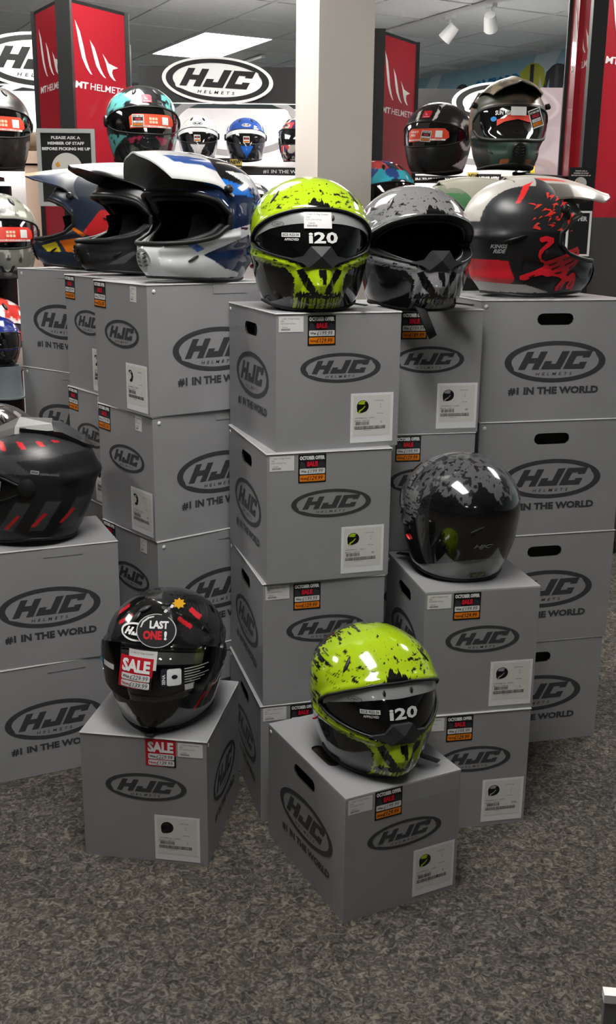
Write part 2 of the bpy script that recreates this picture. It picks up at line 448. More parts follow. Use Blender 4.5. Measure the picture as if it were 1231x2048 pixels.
# ---------------------------------------------------------------- carton boxes
def ring_panel(w, h, cx, cz, hw, hh):
    """Rectangle w x h with a stadium slot: 2D vertices, faces, slot outline indices."""
    ang = [2 * math.pi * k / 36 for k in range(36)]
    ang += [math.atan2(z - cz, x - cx) % (2 * math.pi) for x, z in ((0, 0), (w, 0), (w, h), (0, h))]
    ang = sorted(set(round(a, 6) for a in ang)); S, R = [], []
    for a in ang:
        c, s = math.cos(a), math.sin(a)
        e = hw - hh; t = hh / abs(s) if abs(s) > 1e-6 else 1e9
        if abs(t * c) > e:                      # rounded end
            b_ = e * abs(c); q = b_ + math.sqrt(max(b_ * b_ - (e * e - hh * hh), 0)); t = q
        S.append((cx + t * c, cz + t * s))
        tr = min((w - cx) / c if c > 1e-9 else (-cx / c if c < -1e-9 else 1e9), (h - cz) / s if s > 1e-9 else (-cz / s if s < -1e-9 else 1e9))
        R.append((cx + tr * c, cz + tr * s))
    n = len(ang)
    return S + R, [(i, n + i, n + (i + 1) % n, (i + 1) % n) for i in range(n)], n

LID = 0.0035
_bc = {}
def carton_data(w, d, H, hl, hr, hf):
    k = (round(w, 4), round(d, 4), round(H, 4), hl, hr, hf)
    if k in _bc: return _bc[k]
    h = H - LID; mb = MB()
    def panel(width, M, slot):
        if slot:
            V, Fs, n = ring_panel(width, h, width * 0.5, h * 0.85, 0.046, 0.0135)
            mb.add([M @ Vector((x, 0, z)) for x, z in V], Fs, 0)
            S = V[:n]
            mb.add([M @ Vector((x, 0, z)) for x, z in S] + [M @ Vector((x, 0.004, z)) for x, z in S], [(i, (i + 1) % n, n + (i + 1) % n, n + i) for i in range(n)], 1)
        else:
            mb.add([M @ Vector(p) for p in ((0, 0, 0), (width, 0, 0), (width, 0, h), (0, 0, h))], [(0, 1, 2, 3)], 0)
    Rm = lambda a, t: Matrix.Translation(t) @ Matrix.Rotation(a, 4, 'Z')
    panel(w, Rm(0, (0, 0, 0)), hf)
    panel(d, Rm(-math.pi / 2, (0, d, 0)), hl)
    panel(d, Rm(math.pi / 2, (w, 0, 0)), hr)
    panel(w, Rm(math.pi, (w, d, 0)), False)
    mb.add([(0, 0, 0), (w, 0, 0), (w, d, 0), (0, d, 0)], [(3, 2, 1, 0)], 0)
    mb.add([(0.004, 0.004, h - .001), (w - .004, 0.004, h - .001), (w - .004, d - .004, h - .001), (0.004, d - .004, h - .001)], [(0, 1, 2, 3)], 1)
    # inner liner so that the slots look into dark card
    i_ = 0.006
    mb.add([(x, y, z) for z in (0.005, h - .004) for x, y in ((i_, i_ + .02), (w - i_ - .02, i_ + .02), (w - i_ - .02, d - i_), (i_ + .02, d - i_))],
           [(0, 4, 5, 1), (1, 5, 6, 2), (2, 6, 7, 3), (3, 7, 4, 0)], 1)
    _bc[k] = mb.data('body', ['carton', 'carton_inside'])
    return _bc[k]
_lc = {}
def lid_data(w, d, slot):
    k = (round(w, 4), round(d, 4), slot)
    if k in _lc: return _lc[k]
    mb = MB(); e = 0.0016
    if slot:
        V, Fs, n = ring_panel(d, w, d * 0.48, w * 0.17, 0.046, 0.0135)
        top = [(y, x, LID) for x, y in V]                   # swap: slot runs along y
        top = [(v[0], v[1], v[2]) for v in top]
        mb.add(top, [tuple(reversed(f)) for f in Fs], 0)
        S = V[:n]
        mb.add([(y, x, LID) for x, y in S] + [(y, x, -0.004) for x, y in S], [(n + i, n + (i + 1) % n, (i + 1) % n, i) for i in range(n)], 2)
        mb.add([(0, 0, LID), (w, 0, LID), (w, d, LID), (0, d, LID), (0, 0, 0), (w, 0, 0), (w, d, 0), (0, d, 0)], [(4, 5, 1, 0), (5, 6, 2, 1), (6, 7, 3, 2), (7, 4, 0, 3)], 1)
    else:
        mb.add([(0, 0, LID), (w, 0, LID), (w, d, LID), (0, d, LID), (-e, -e, 0.0012), (w + e, -e, 0.0012), (w + e, d, 0.0012), (-e, d, 0.0012), (0, 0, 0), (w, 0, 0), (w, d, 0), (0, d, 0)],
               [(0, 1, 2, 3)], 0)
        mb.add([mb.V[i] for i in range(12)], [(4, 5, 1, 0), (5, 6, 2, 1), (6, 7, 3, 2), (7, 4, 0, 3), (8, 9, 5, 4), (9, 10, 6, 5), (10, 11, 7, 6), (11, 8, 4, 7)], 1)
    _lc[k] = mb.data('lid', ['carton', 'carton_edge', 'carton_inside'])
    return _lc[k]

INK = (62, 62, 64)
_fc = {}
def face_logo_label(w, H):
    k = ('ll', round(w, 3), round(H, 3))
    if k not in _fc:
        f = Flat(); hjc_logo(f, 0, 0, w * 0.325, H * 0.108, INK); _fc[k] = f.data('logo_print')
    return _fc[k]
def face_logo_long(w, H):
    k = ('lg', round(w, 3), round(H, 3))
    if k not in _fc:
        f = Flat(); hjc_logo(f, 0, 0, w * 0.345, H * 0.172, INK)
        f.text('#1 IN THE WORLD', 0, -H * 0.275, H * 0.068, INK, w=w * 0.62, bold=0.05, align='c', space=1.0); _fc[k] = f.data('logo_print')
    return _fc[k]

def helmet_icon(f, x, y, s, main, hi, kind, layer=2):
    if kind == 'mx':
        f.poly([(x + s * a, y + s * b) for a, b in ((.0, .95), (.35, 1.0), (.65, .8), (.75, .45), (.6, .1), (.35, 0), (.15, .05), (.12, .18), (.38, .30), (.45, .55), (.3, .72), (-.02, .78))], main, layer)
        f.poly([(x + s * a, y + s * b) for a, b in ((.12, .82), (.35, .9), (.5, .75), (.34, .76))], hi, layer + 1)
    else:
        f.poly([(x + s * (.5 + .5 * math.cos(t)), y + s * (.52 + .48 * math.sin(t))) for t in [math.radians(a) for a in range(-60, 200, 20)]] + [(x + s * .04, y + s * .12), (x + s * .18, y), (x + s * .5, y + s * .02)], main, layer)
        f.poly([(x + s * a, y + s * b) for a, b in ((.08, .66), (.62, .6), (.58, .44), (.2, .28), (.1, .3))], (14, 14, 15), layer + 1)
        if hi:
            f.poly([(x + s * a, y + s * b) for a, b in ((.12, .70), (.2, .86), (.45, .98), (.75, .9), (.62, .78), (.7, .7), (.5, .66))], hi, layer + 1)
            f.poly([(x + s * a, y + s * b) for a, b in ((.1, .02), (.2, .22), (.45, .34), (.66, .55), (.72, .52), (.5, .26), (.28, .12), (.3, .0))], hi, layer + 1)
_st = {}
def barcode_label(main, hi, size, kind='full'):
    k = ('bar', main, hi, size, kind)
    if k in _st: return _st[k]
    f = Flat(); w, h = 0.096, 0.104
    if kind == 'mx': w, h = 0.100, 0.106
    f.rect(0, 0, w, h, (226, 227, 229), 0); f.rect(w * .06, h * .14, w * .94, h * .95, (214, 212, 208), 1)
    helmet_icon(f, w * .14, h * .60, w * .28, main, hi, kind)
    D = (50, 50, 54)
    f.text('23-GP-PI-1000', w * .56, h * .83, h * .022, D, 2); f.text('SIZ', w * .68, h * .75, h * .018, D, 2); f.text('26', w * .68, h * .70, h * .022, D, 2)
    f.text('MATT BLK', w * .62, h * .57, h * .02, D, 2)
    f.text('CUSTOMER Part :  COP751', w * .10, h * .485, h * .026, D, 2, w=w * .46); f.text('Batch : 20716', w * .10, h * .435, h * .024, D, 2, w=w * .34)
    f.text(size, w * .72, h * .385, h * .05, (30, 30, 32), 2)
    r = random.Random(hash(size) % 97); x = w * .12
    while x < w * .44:
        q = r.uniform(.4, 1.6) * .0009; f.rect(x, h * .355, x + q, h * .425, (30, 30, 32), 2); x += q + r.uniform(.4, 1.4) * .0009
    x = w * .10
    while x < w * .82:
        q = r.uniform(.4, 1.6) * .0008; f.rect(x, h * .275, x + q, h * .335, (30, 30, 32), 2); x += q + r.uniform(.4, 1.2) * .0008
    f.rect(w * .10, h * .27, w * .82, h * .276, D, 2); f.text('JC0000000751 2023', w * .32, h * .235, h * .018, D, 2)
    _st[k] = f.data('barcode_label'); return _st[k]
def small_label(wide=True):
    k = ('sm', wide)
    if k in _st: return _st[k]
    f = Flat(); w, h = (0.052, 0.031) if wide else (0.030, 0.034)
    f.rect(0, 0, w, h, (222, 221, 219), 0); D = (70, 70, 74)
    f.text('J HJC C Dag Cruiser' if wide else 'J HJC C', w * .12, h * .78, h * .11, D, 1, w=w * .74, shear=.2); f.text('MPS', w * .08, h * .64, h * .09, D, 1); f.text('ECE 22.06 Full Face', w * .08, h * .50, h * .08, D, 1, w=w * .6)
    f.text('1700.00', w * .14, h * .26, h * .08, D, 1); x = w * .1
    r = random.Random(4)
    while x < w * .45: q = r.uniform(.0003, .001); f.rect(x, h * .10, x + q, h * .22, D, 1); x += q + r.uniform(.0003, .0008)
    _st[k] = f.data('stock_label'); return _st[k]
def offer_tag(was, now):
    k = ('of', was, now)
    if k in _st: return _st[k]
    f = Flat(); w, h = 0.060, 0.060
    f.rect(0, 0, w, h, (22, 21, 22), 0)
    f.poly([(w * .04, h * .50), (w * .30, h * .50), (w * .22, h * .72), (w * .08, h * .76)], (52, 56, 60), 1)
    f.poly([(w * .66, h * .50), (w * .97, h * .50), (w * .95, h * .70), (w * .78, h * .76)], (44, 50, 54), 1)
    f.text('OCTOBER OFFER', w * .05, h * .81, h * .14, (226, 226, 226), 2, w=w * .90, bold=0.07)
    f.text('SALE', w * .30, h * .57, h * .185, (206, 28, 54), 2, w=w * .40, bold=0.08)
    f.rrect(w * .05, h * .315, w * .96, h * .505, h * .03, (222, 222, 222), 2); f.rrect(w * .05, h * .055, w * .96, h * .275, h * .03, (226, 128, 24), 2)
    f.text('Was', w * .09, h * .37, h * .08, (30, 30, 30), 3, bold=0.03); f.text('Now', w * .09, h * .12, h * .08, (90, 30, 10), 3, bold=0.03)
    f.text(was, w * .32, h * .345, h * .135, (22, 22, 26), 3, w=w * .56, shear=.25); f.text(now, w * .30, h * .095, h * .145, (40, 16, 10), 3, w=w * .58, shear=.25, bold=0.012)
    _st[k] = f.data('offer_tag'); return _st[k]
def sale_tag_flat(n=1):
    f = Flat(); w, h = 0.064, 0.060; r_ = (192, 26, 42)
    f.rect(0, 0, w, h, r_, 0, n, n); f.poly([(w * .60, 0), (w, 0), (w, h * .45)], (24, 22, 24), 1)
    f.text('SALE', w * .08, h * .52, h * .40, (238, 238, 238), 2, w=w * .84, bold=0.05)
    for y0, a, b, c in ((.27, 'Was', '£229.99', (30, 30, 32)), (.04, 'Now', '£139.99', (190, 20, 40))):
        f.rrect(w * .09, h * y0, w * .94, h * (y0 + .20), h * .04, (228, 228, 228), 2)
        f.text(a, w * .12, h * (y0 + .055), h * .09, c, 3, bold=0.03); f.text(b, w * .35, h * (y0 + .03), h * .14, (24, 24, 28), 3, w=w * .54, shear=.2)
    return f
rivet_d = MB().lathe([(0.0001, 0.0015), (0.004, 0.0012), (0.005, 0.0)], 10, M=Matrix.Rotation(math.pi / 2, 4, 'X')).data('rivet', 'white_plastic', True)
tab_d = MB().box(-0.045, 0.045, -0.0009, 0.0, -0.020, 0.0).data('lid_tab', 'carton')

BOXES = {}
def carton(key, label, x, y, z, yaw, w, d, H, front='label', left='handle', right='tab', tags=None, lid_slot=False):
    t = thing('carton_box', label, 'box', (x, y, z), (0, 0, yaw), 'stacked grey helmet cartons')
    fw = w
    hl, hr, hf = left == 'handle', right == 'handle', front == 'handle'
    inst('body', carton_data(w, d, H, hl, hr, hf), t); inst('lid', lid_data(w, d, lid_slot), t, (0, 0, H - LID))
    def long_face(kind, width, M, org, rz):
        if kind is None: return
        c = org + Matrix.Rotation(rz, 3, 'Z') @ Vector((width * 0.52, 0, H * 0.49))
        inst('logo_print', face_logo_long(width, H), t, c, (0, 0, rz))
        for u in ((0.035,) if kind == 'handle' else (0.05,)):
            inst('rivet', rivet_d, t, org + Matrix.Rotation(rz, 3, 'Z') @ Vector((width * u, 0, H * 0.945)), (0, 0, rz))
        if kind == 'tab':
            inst('lid_tab', tab_d, t, org + Matrix.Rotation(rz, 3, 'Z') @ Vector((width * 0.62, -0.0002, H - 0.004)), (0, 0, rz))
    if front == 'label':
        inst('logo_print', face_logo_label(w, H), t, (w * 0.515, 0, H * 0.60))
        for kind, args, u, v, rz in (tags or []):
            me = {'bar': barcode_label, 'small': small_label, 'offer': offer_tag}[kind](*args) if kind != 'sale' else SALE_D
            o = inst({'bar': 'barcode_label', 'small': 'stock_label', 'offer': 'offer_tag', 'sale': 'sale_tag'}[kind], me, t, (w * u, 0, H * v), (0, rz, 0))
            if kind == 'offer': o['label'] = 'black october offer price sticker with orange band'
            if kind == 'sale': o['label'] = 'red sale price sticker'
            if kind == 'bar': o['label'] = 'white barcode label with helmet picture'
    else: long_face(front, w, None, Vector((0, 0, 0)), 0)
    long_face(left, d, None, Vector((0, d, 0)), -math.pi / 2)
    long_face(right, d, None, Vector((w, 0, 0)), math.pi / 2)
    BOXES[key] = (t, x, y, z, yaw, w, d, H)
    return t
SALE_D = sale_tag_flat().data('sale_tag')

LIME, BLK, SIL = (164, 194, 26), (16, 16, 17), (150, 152, 155)
def std_tags(main, hi, size, was='£199.99', now='£129.99', j=0.0):
    return [('bar', (main, hi, size), 0.60, 0.035, 0), ('small', (), 0.02, 0.865, j), ('offer', (was, now), 0.245, 0.765, j)]
LT = lambda s: std_tags(BLK, LIME, s)
ST = lambda s: std_tags(BLK, SIL, s)
def mx_tags(was, now, s): return [('bar', (BLK, (190, 192, 196), s, 'mx'), 0.58, 0.02, 0), ('offer', (was, now), 0.0, 0.785, 0.02), ('small', (False,), 0.70, 0.86, 0.03)]

# centre stack
AW, AD, AH = 0.2706, 0.3475, 0.280
for key, lv, x, y, yaw, lab, sz in (
        ('A1', 3, -0.0671, 2.1009, 0.3438, 'top carton of the tall centre stack, directly under the lime skull helmet', 'L'),
        ('A2', 2, -0.0844, 2.0860, 0.2978, 'second carton from the top of the tall centre stack', 'M'),
        ('A3', 1, -0.0932, 2.0923, 0.2704, 'third carton from the top of the centre stack, behind the lower lime helmet', 'S'),
        ('A4', 0, -0.0983, 2.0919, 0.2639, 'bottom carton of the tall centre stack, mostly hidden behind the front carton', 'M')):
    carton(key, lab, x, y, lv * AH, yaw, AW, AD, AH, tags=LT(sz), right=None)
# stack right of it
BW, BD, BH = 0.252, 0.335, 0.278
for key, lv, lab, sz in (('B1', 3, 'top carton under the silver skull helmet, right behind the centre stack', 'M'),
                         ('B2', 2, 'carton below the one carrying the silver skull helmet, behind the black helmet', 'M'),
                         ('B3', 1, 'hidden carton second from the floor under the silver skull helmet stack', 'M'),
                         ('B4', 0, 'hidden carton on the floor under the silver skull helmet stack', 'L')):
    carton(key, lab, 0.141 - 0.004 * (3 - lv), 2.334, lv * BH, 0.2084, BW, BD, BH, left=None, right=None,
           tags=std_tags(BLK, SIL, sz, now='£189.99' if key == 'B1' else '£129.99') if lv > 1 else None)
CW, CD, CH = 0.254, 0.288, 0.2789
carton('C1', 'carton under the round glossy black helmet seen from behind', 0.2441, 2.0534, CH, 0.2002, CW, CD, CH, tags=ST('L'), lid_slot=True)
carton('C2', 'floor carton below the one under the glossy black helmet', 0.2415, 2.0500, 0, 0.2002, CW, CD, CH, tags=ST('XXL'))
DW, DD, DH = 0.375, 0.264, 0.2824
for key, lv, x, lab in (('D1', 3, 0.389, 'top right carton with handle hole, under the black helmet with the red animal'),
                        ('D2', 2, 0.400, 'right stack carton with handle hole, second from the top'),
                        ('D3', 1, 0.402, 'right stack carton with handle hole, third from the top'),
                        ('D4', 0, 0.395, 'bottom carton of the right stack on the carpet')):
    carton(key, lab, x, 2.434, lv * DH, 0.2413, DW, DD, DH, front='handle', left=None, right=None)
EW, ED, EH = 0.258, 0.345, 0.2905
s_ = 1.02
for key, lv, x, y, yaw, lab, tg in (
        ('E1', 3, -0.4988, 2.4709, -0.9252, 'left carton under the blue and white motocross helmet', mx_tags('£79.99', '£55.00', 'L')),
        ('E2', 2, -0.5007, 2.4718, -0.8983, 'left carton second below the blue and white motocross helmet', mx_tags('£79.99', '£55.00', 'XL')),
        ('E3', 1, -0.4989, 2.4696, -0.8894, 'left carton third below the blue and white motocross helmet, behind the black helmet', mx_tags('£79.99', '£55.00', 'M')),
        ('E4', 0, -0.4989, 2.4696, -0.8894, 'floor carton of the stack under the blue and white motocross helmet', mx_tags('£79.99', '£55.00', 'M'))):
    carton(key, lab, x * s_, y * s_, lv * EH, yaw, EW, ED, EH, tags=tg, left=None)
for key, lv, x, y, lab in (('F1', 3, -0.640, 2.80, 'carton under the plain black motocross helmet, between two other left stacks'),
                           ('F2', 2, -0.645, 2.80, 'carton second below the plain black motocross helmet'),
                           ('F3', 1, -0.645, 2.80, 'carton third below the plain black motocross helmet, nearly hidden'),
                           ('F4', 0, -0.645, 2.80, 'hidden floor carton of the plain black motocross helmet stack')):
    carton(key, lab, x, y, lv * EH, -0.9382, EW, ED, EH, tags=mx_tags('£89.99', '£60.00', 'M'), left=None, right=None)
for key, lv, lab in (('G1', 3, 'far left carton under the navy and orange motocross helmet'), ('G2', 2, 'far left carton second below the navy and orange motocross helmet'),
                     ('G3', 1, 'hidden far left carton third below the navy and orange motocross helmet'), ('G4', 0, 'hidden far left floor carton below the navy and orange motocross helmet')):
    carton(key, lab, -0.871, 3.20, lv * EH, -0.70, 0.38, 0.25, EH, front='tab', left=None, right=None)
HW, HD, HH = 0.3416, 0.2364, 0.2871
s_ = 0.978
carton('H1', 'front left carton under the black and red helmet seen from the side', -0.7662 * s_ - .012, 2.2853 * s_, HH * .99, 0.4071, HW, HD, HH * .99, front='tab', left=None, right=None)
carton('H2', 'front left carton on the carpet below the one with the black and red helmet', -0.767 * s_ - .012, 2.2782 * s_, 0, 0.4413, HW, HD, HH * .99, front='tab', left=None, right=None)
carton('I1', 'front carton with red sale sticker, under the black last-one helmet', -0.4616, 1.9556, 0, -0.1499, 0.2655, 0.2964, 0.2847, left=None, right='tab',
       tags=[('bar', (BLK, (40, 40, 42), 'L'), 0.575, 0.02, 0), ('sale', (), 0.52, 0.775, 0), ('small', (), 0.775, 0.865, 0)])
J1_ = carton('J1', 'nearest carton at the front, under the lower lime skull helmet', 0.0753, 1.7351, 0, 0.4688, 0.2566, 0.3413, 0.2646, tags=std_tags(BLK, LIME, 'S'), right=None, lid_slot=True)
mat('clear_tape', (215, 215, 212), 0.2, alpha=0.22, noise=(40, 0.2))
obj('clear_tape', [(0.004, -0.0003, 0.222), (0.252, -0.0003, 0.226), (0.252, -0.0003, 0.262), (0.004, -0.0003, 0.262)], [(0, 1, 2, 3)], 'clear_tape', J1_)
# stack behind the silver helmet's one, carrying the green helmet
for key, lv, lab in (('K1', 3, 'carton behind the silver helmet stack, under the green and grey helmet'), ('K2', 2, 'hidden carton second below the green and grey helmet'),
                     ('K3', 1, 'hidden carton third below the green and grey helmet'), ('K4', 0, 'hidden floor carton below the green and grey helmet')):
    carton(key, lab, 0.255, 2.76, lv * 0.282, 0.24, 0.36, 0.26, 0.282, front='handle', left=None, right=None)
def on_box(key, u=0.5, v=0.5, dz=0.0):
    t, x, y, z, yaw, w, d, H = BOXES[key]
    c, s = math.cos(yaw), math.sin(yaw); lx, ly = u * w, v * d
    return Vector((x + lx * c - ly * s, y + lx * s + ly * c, z + H + dz + .0015))
# ---------------------------------------------------------------- helmets
ROAD = [(0, .088, .112, .088, 1.8), (.030, .103, .136, .106, 1.85), (.070, .114, .148, .124, 1.9), (.110, .1205, .145, .138, 2.0), (.150, .1225, .136, .146, 2.1),
        (.188, .117, .122, .141, 2.1), (.218, .100, .099, .120, 2.1), (.242, .072, .070, .088, 2.1), (.257, .040, .038, .048, 2.0), (.263, .0005, .0005, .0005, 2.0)]
MXK = [(0, .088, .145, .086, 1.75), (.030, .101, .178, .108, 1.7), (.065, .111, .188, .126, 1.65), (.095, .118, .172, .139, 1.75), (.120, .122, .150, .146, 1.9),
       (.150, .124, .134, .149, 2.1), (.190, .121, .127, .145, 2.15), (.226, .104, .108, .125, 2.1), (.252, .075, .078, .092, 2.1), (.267, .041, .044, .051, 2.0), (.274, .0005, .0005, .0005, 2.0)]

class Shell:
    def __init__(s, keys, nb=2.15):
        K = np.array(keys, float); n = len(K); t = np.linspace(0, n - 1, 600); i = np.clip(t.astype(int), 0, n - 2); f = (t - i)[:, None]
        p0 = K[np.maximum(i - 1, 0)]; p1 = K[i]; p2 = K[i + 1]; p3 = K[np.minimum(i + 2, n - 1)]
        s.T = 0.5 * ((2 * p1) + (-p0 + p2) * f + (2 * p0 - 5 * p1 + 4 * p2 - p3) * f ** 2 + (-p0 + 3 * p1 - 3 * p2 + p3) * f ** 3)
        s.T[:, 0] = np.maximum.accumulate(s.T[:, 0] + np.arange(600) * 1e-9)
        s.T[:, 1:4] = np.maximum(s.T[:, 1:4], 0.0004); s.nb = nb; s.disp = None; s.top = K[-1, 0]
    def prof(s, q):
        x = np.clip(q, 0, 1) * 599
        return [np.interp(x, np.arange(600), s.T[:, k]) for k in range(5)]
    def s_of(s, z): return np.interp(z, s.T[:, 0], np.arange(600) / 599.0)
    def raw(s, az, q):
        z, w, yf, yb, n = s.prof(q); c, sn = np.cos(az), np.sin(az)
        y_ = np.where(c > 0, yf, yb); nn = np.where(c > 0, n, s.nb)
        nn = nn + (s.nb - nn) * np.clip(1 - np.abs(c) * 3, 0, 1)
        r = (np.abs(c / y_) ** nn + np.abs(sn / w) ** nn) ** (-1 / nn)
        return np.stack([r * sn, -r * c, z], -1)
    def P(s, az, q, off=0.0, nodisp=False):
        az, q = np.broadcast_arrays(np.asarray(az, float), np.asarray(q, float))
        p = s.raw(az, q); e = 1e-3
        q1 = np.minimum(q + e, 0.9985); q0 = np.minimum(np.maximum(q - e, 0), 0.996)
        da = s.raw(az + e, np.minimum(q, .9975)) - s.raw(az - e, np.minimum(q, .9975)); dq = s.raw(az, q1) - s.raw(az, q0)
        n = np.cross(da, dq); n /= np.maximum(np.linalg.norm(n, axis=-1, keepdims=True), 1e-12)
        d = np.broadcast_to(off, az.shape).astype(float)
        if s.disp is not None and not nodisp: d = d + s.disp(p[..., 0], p[..., 1], p[..., 2], az)
        return p + n * d[..., None]
    def Pz(s, az, z, off=0.0, **k): return s.P(az, s.s_of(z), off, **k)
    def front(s, x, z, off=0.0, back=False):        # point on the shell seen straight from the front (or back)
        x = np.asarray(x, float); z = np.asarray(z, float); q = s.s_of(z); _, w, yf, yb, n = s.prof(q)
        k = np.clip(np.abs(x) / w, 0, .999); nn = s.nb if back else n
        y = (yb if back else yf) * (1 - k ** nn) ** (1 / nn); az = np.arctan2(x, -y if back else y)
        return s.P(az, q, off)
    def side(s, y, z, off=0.0, sg=1):               # straight from the side, y forward negative
        y = np.asarray(y, float); z = np.asarray(z, float); q = s.s_of(z); _, w, yf, yb, n = s.prof(q)
        k = np.where(y < 0, np.clip(-y / yf, 0, .999), np.clip(y / yb, 0, .999)); nn = np.where(y < 0, n, s.nb)
        x = w * (1 - k ** nn) ** (1 / nn); az = np.arctan2(sg * x, -y)
        return s.P(az, q, off)

def ip(xs, ys):
    xs, ys = np.array(xs, float), np.array(ys, float)
    def f(a):
        t = np.clip(np.interp(np.abs(np.degrees((np.asarray(a) + np.pi) % (2 * np.pi) - np.pi)), xs, np.arange(len(xs))), 0, len(xs) - 1)
        i = np.minimum(t.astype(int), len(xs) - 2); u = t - i
        p0, p1, p2, p3 = ys[np.maximum(i - 1, 0)], ys[i], ys[i + 1], ys[np.minimum(i + 2, len(ys) - 1)]
        return 0.5 * (2 * p1 + (-p0 + p2) * u + (2 * p0 - 5 * p1 + 4 * p2 - p3) * u ** 2 + (-p0 + 3 * p1 - 3 * p2 + p3) * u ** 3)
    return f

def grid_faces(R, N, wrap, keep=None):
    i, k = np.meshgrid(np.arange(R - 1), np.arange(N if wrap else N - 1), indexing='ij'); k2 = (k + 1) % N
    Fq = np.stack([i * N + k, i * N + k2, (i + 1) * N + k2, (i + 1) * N + k], -1).reshape(-1, 4)
    if keep is not None: Fq = Fq[keep.reshape(-1)]
    return Fq.tolist()

def shell_part(sh, name, parent, material, color, rim, port=None, off=0.0, Na=240, rows=(50, 40, 70), warp=0.5):
    az = -np.pi + 2 * np.pi * np.arange(Na) / Na; az = az - warp * np.sin(az)
    if port:
        for sg_ in (-1, 1): az[np.argmin(np.abs(az - sg_ * port[0]))] = sg_ * port[0]
    sr = sh.s_of(rim(az))
    if port:
        A, lo, up = port; cl = np.clip(np.abs(az), 0, A) * np.sign(az); sl, su = sh.s_of(lo(cl)), sh.s_of(up(cl))
    else: sl, su = sr + (1 - sr) * .3, sr + (1 - sr) * .6; A = 0
    t = lambda n: np.linspace(0, 1, n)[:, None]
    Q = np.concatenate([sr + (sl - sr) * t(rows[0]), (sl + (su - sl) * t(rows[1]))[1:], (su + (1 - su) * np.sin(t(rows[2]) * np.pi / 2))[1:]], 0)
    R = len(Q); AZ = np.broadcast_to(az, Q.shape); V = sh.P(AZ, Q, off).reshape(-1, 3)
    keep = np.ones((R - 1, Na), bool)
    if port:
        cm = (np.abs(az) <= A + 1e-6) & (np.abs(np.roll(az, -1)) <= A + 1e-6); keep[rows[0] - 1:rows[0] + rows[1] - 2, :] = ~cm[None, :]
    C = None
    if color is not None:
        x, y, z = V[:, 0], V[:, 1], V[:, 2]; C = lin(color(x, y, z, AZ.reshape(-1)))
    return obj(name, V, grid_faces(R, Na, True, keep), material, parent, True, C)

def patch(sh, name, parent, material, a0, a1, lo, up, off=0.004, th=0.0025, na=60, nz=16, color=None, nodisp=True):
    az = np.linspace(a0, a1, na); L, U = sh.s_of(lo(az)), sh.s_of(up(az)); Q = L + (U - L) * np.linspace(0, 1, nz)[:, None]
    AZ = np.broadcast_to(az, Q.shape); Vo = sh.P(AZ, Q, off, nodisp=nodisp).reshape(-1, 3); Vi = sh.P(AZ, Q, off - th, nodisp=nodisp).reshape(-1, 3); n = len(Vo)
    Fs = grid_faces(nz, na, False); F2 = [(n + d, n + c, n + b, n + a) for a, b, c, d in Fs]
    bd = [k for k in range(na)] + [i * na + na - 1 for i in range(1, nz)] + [(nz - 1) * na + k for k in range(na - 2, -1, -1)] + [i * na for i in range(nz - 2, 0, -1)]
    E = [(bd[(i + 1) % len(bd)], bd[i], n + bd[i], n + bd[(i + 1) % len(bd)]) for i in range(len(bd))]
    V = np.concatenate([Vo, Vi]); C = None
    if color is not None: C = lin(color(V[:, 0], V[:, 1], V[:, 2], np.concatenate([AZ.reshape(-1)] * 2)))
    return obj(name, V, Fs + F2 + E, material, parent, True, C, sharp=0.8)

def port_trim(sh, parent, port, material='rubber', r=0.0045, depth=0.022, off=0.0):
    A, lo, up = port; a = np.linspace(-A, A, 60)
    zz = np.concatenate([lo(a), np.linspace(lo(np.array(A)), up(np.array(A)), 8)[1:-1], up(a)[::-1], np.linspace(up(np.array(-A)), lo(np.array(-A)), 8)[1:-1]])
    aa = np.concatenate([a, np.full(6, A), a[::-1], np.full(6, -A)])
    Po = sh.Pz(aa, zz, off); Pi = sh.Pz(aa, zz, -depth); n = len(aa); mb = MB()
    mb.add(list(Po) + list(Pi), [(i, (i + 1) % n, n + (i + 1) % n, n + i) for i in range(n)])
    mb.tube(Po, r, 8, True); mb.tube(Pi, r * 1.5, 8, True)
    return mb.build('port_trim', material, parent, True)

def rim_trim(sh, parent, rim, material='rubber', r=0.004):
    az = -np.pi + 2 * np.pi * np.arange(72) / 72; P = sh.Pz(az, rim(az), -0.001); Pi = sh.Pz(az, rim(az) + 0.012, -0.028)
    mb = MB(); mb.tube(P, r, 8, True); n = len(az)
    mb.add(list(P) + list(Pi), [(i, (i + 1) % n, n + (i + 1) % n, n + i) for i in range(n)])
    return mb.build('neck_trim', material, parent, True)

def liner(sh, parent, rim, port=None):
    return shell_part(sh, 'liner', parent, 'liner', None, lambda a: rim(a) + 0.010, port, -0.026, 48, (10, 8, 14))

def decal(sh, fl_, name, parent, how='front', x=0.0, z=0.0, sg=1, rot=0.0, off=0.0012, material='print', scale=1.0, eps=0.0002):
    ca, sa = math.cos(rot), math.sin(rot)
    def m(u, v, o):
        u, v = u * scale, v * scale; a = u * ca - v * sa + x; b = u * sa + v * ca + z
        if how == 'front': return sh.front(a, b, o)
        if how == 'back': return sh.front(-a, b, o, back=True)
        return sh.side(-sg * a if True else a, b, o, sg) if False else sh.side(a * sg, b, o, sg)
    return fl_.build(name, parent, mapf=m, material=material, off=off, eps=eps)

def slit(sh, parent, name, pts, r=0.004, how='front', material='black_plastic', off=0.0005, flat=0.5, sg=1):
    f = sh.front if how == 'front' else (lambda x, z, o: sh.side(x, z, o, sg))
    a = np.array(pts, float); n = 12; t = np.linspace(0, len(a) - 1, n); xs = np.interp(t, range(len(a)), a[:, 0]); zs = np.interp(t, range(len(a)), a[:, 1])
    P = f(xs, zs, off); rr = [r * math.sin(math.pi * (0.12 + 0.76 * k / (n - 1))) for k in range(n)]
    return MB().tube(P, rr, 8, False, flat=flat).build(name, material, parent, True)

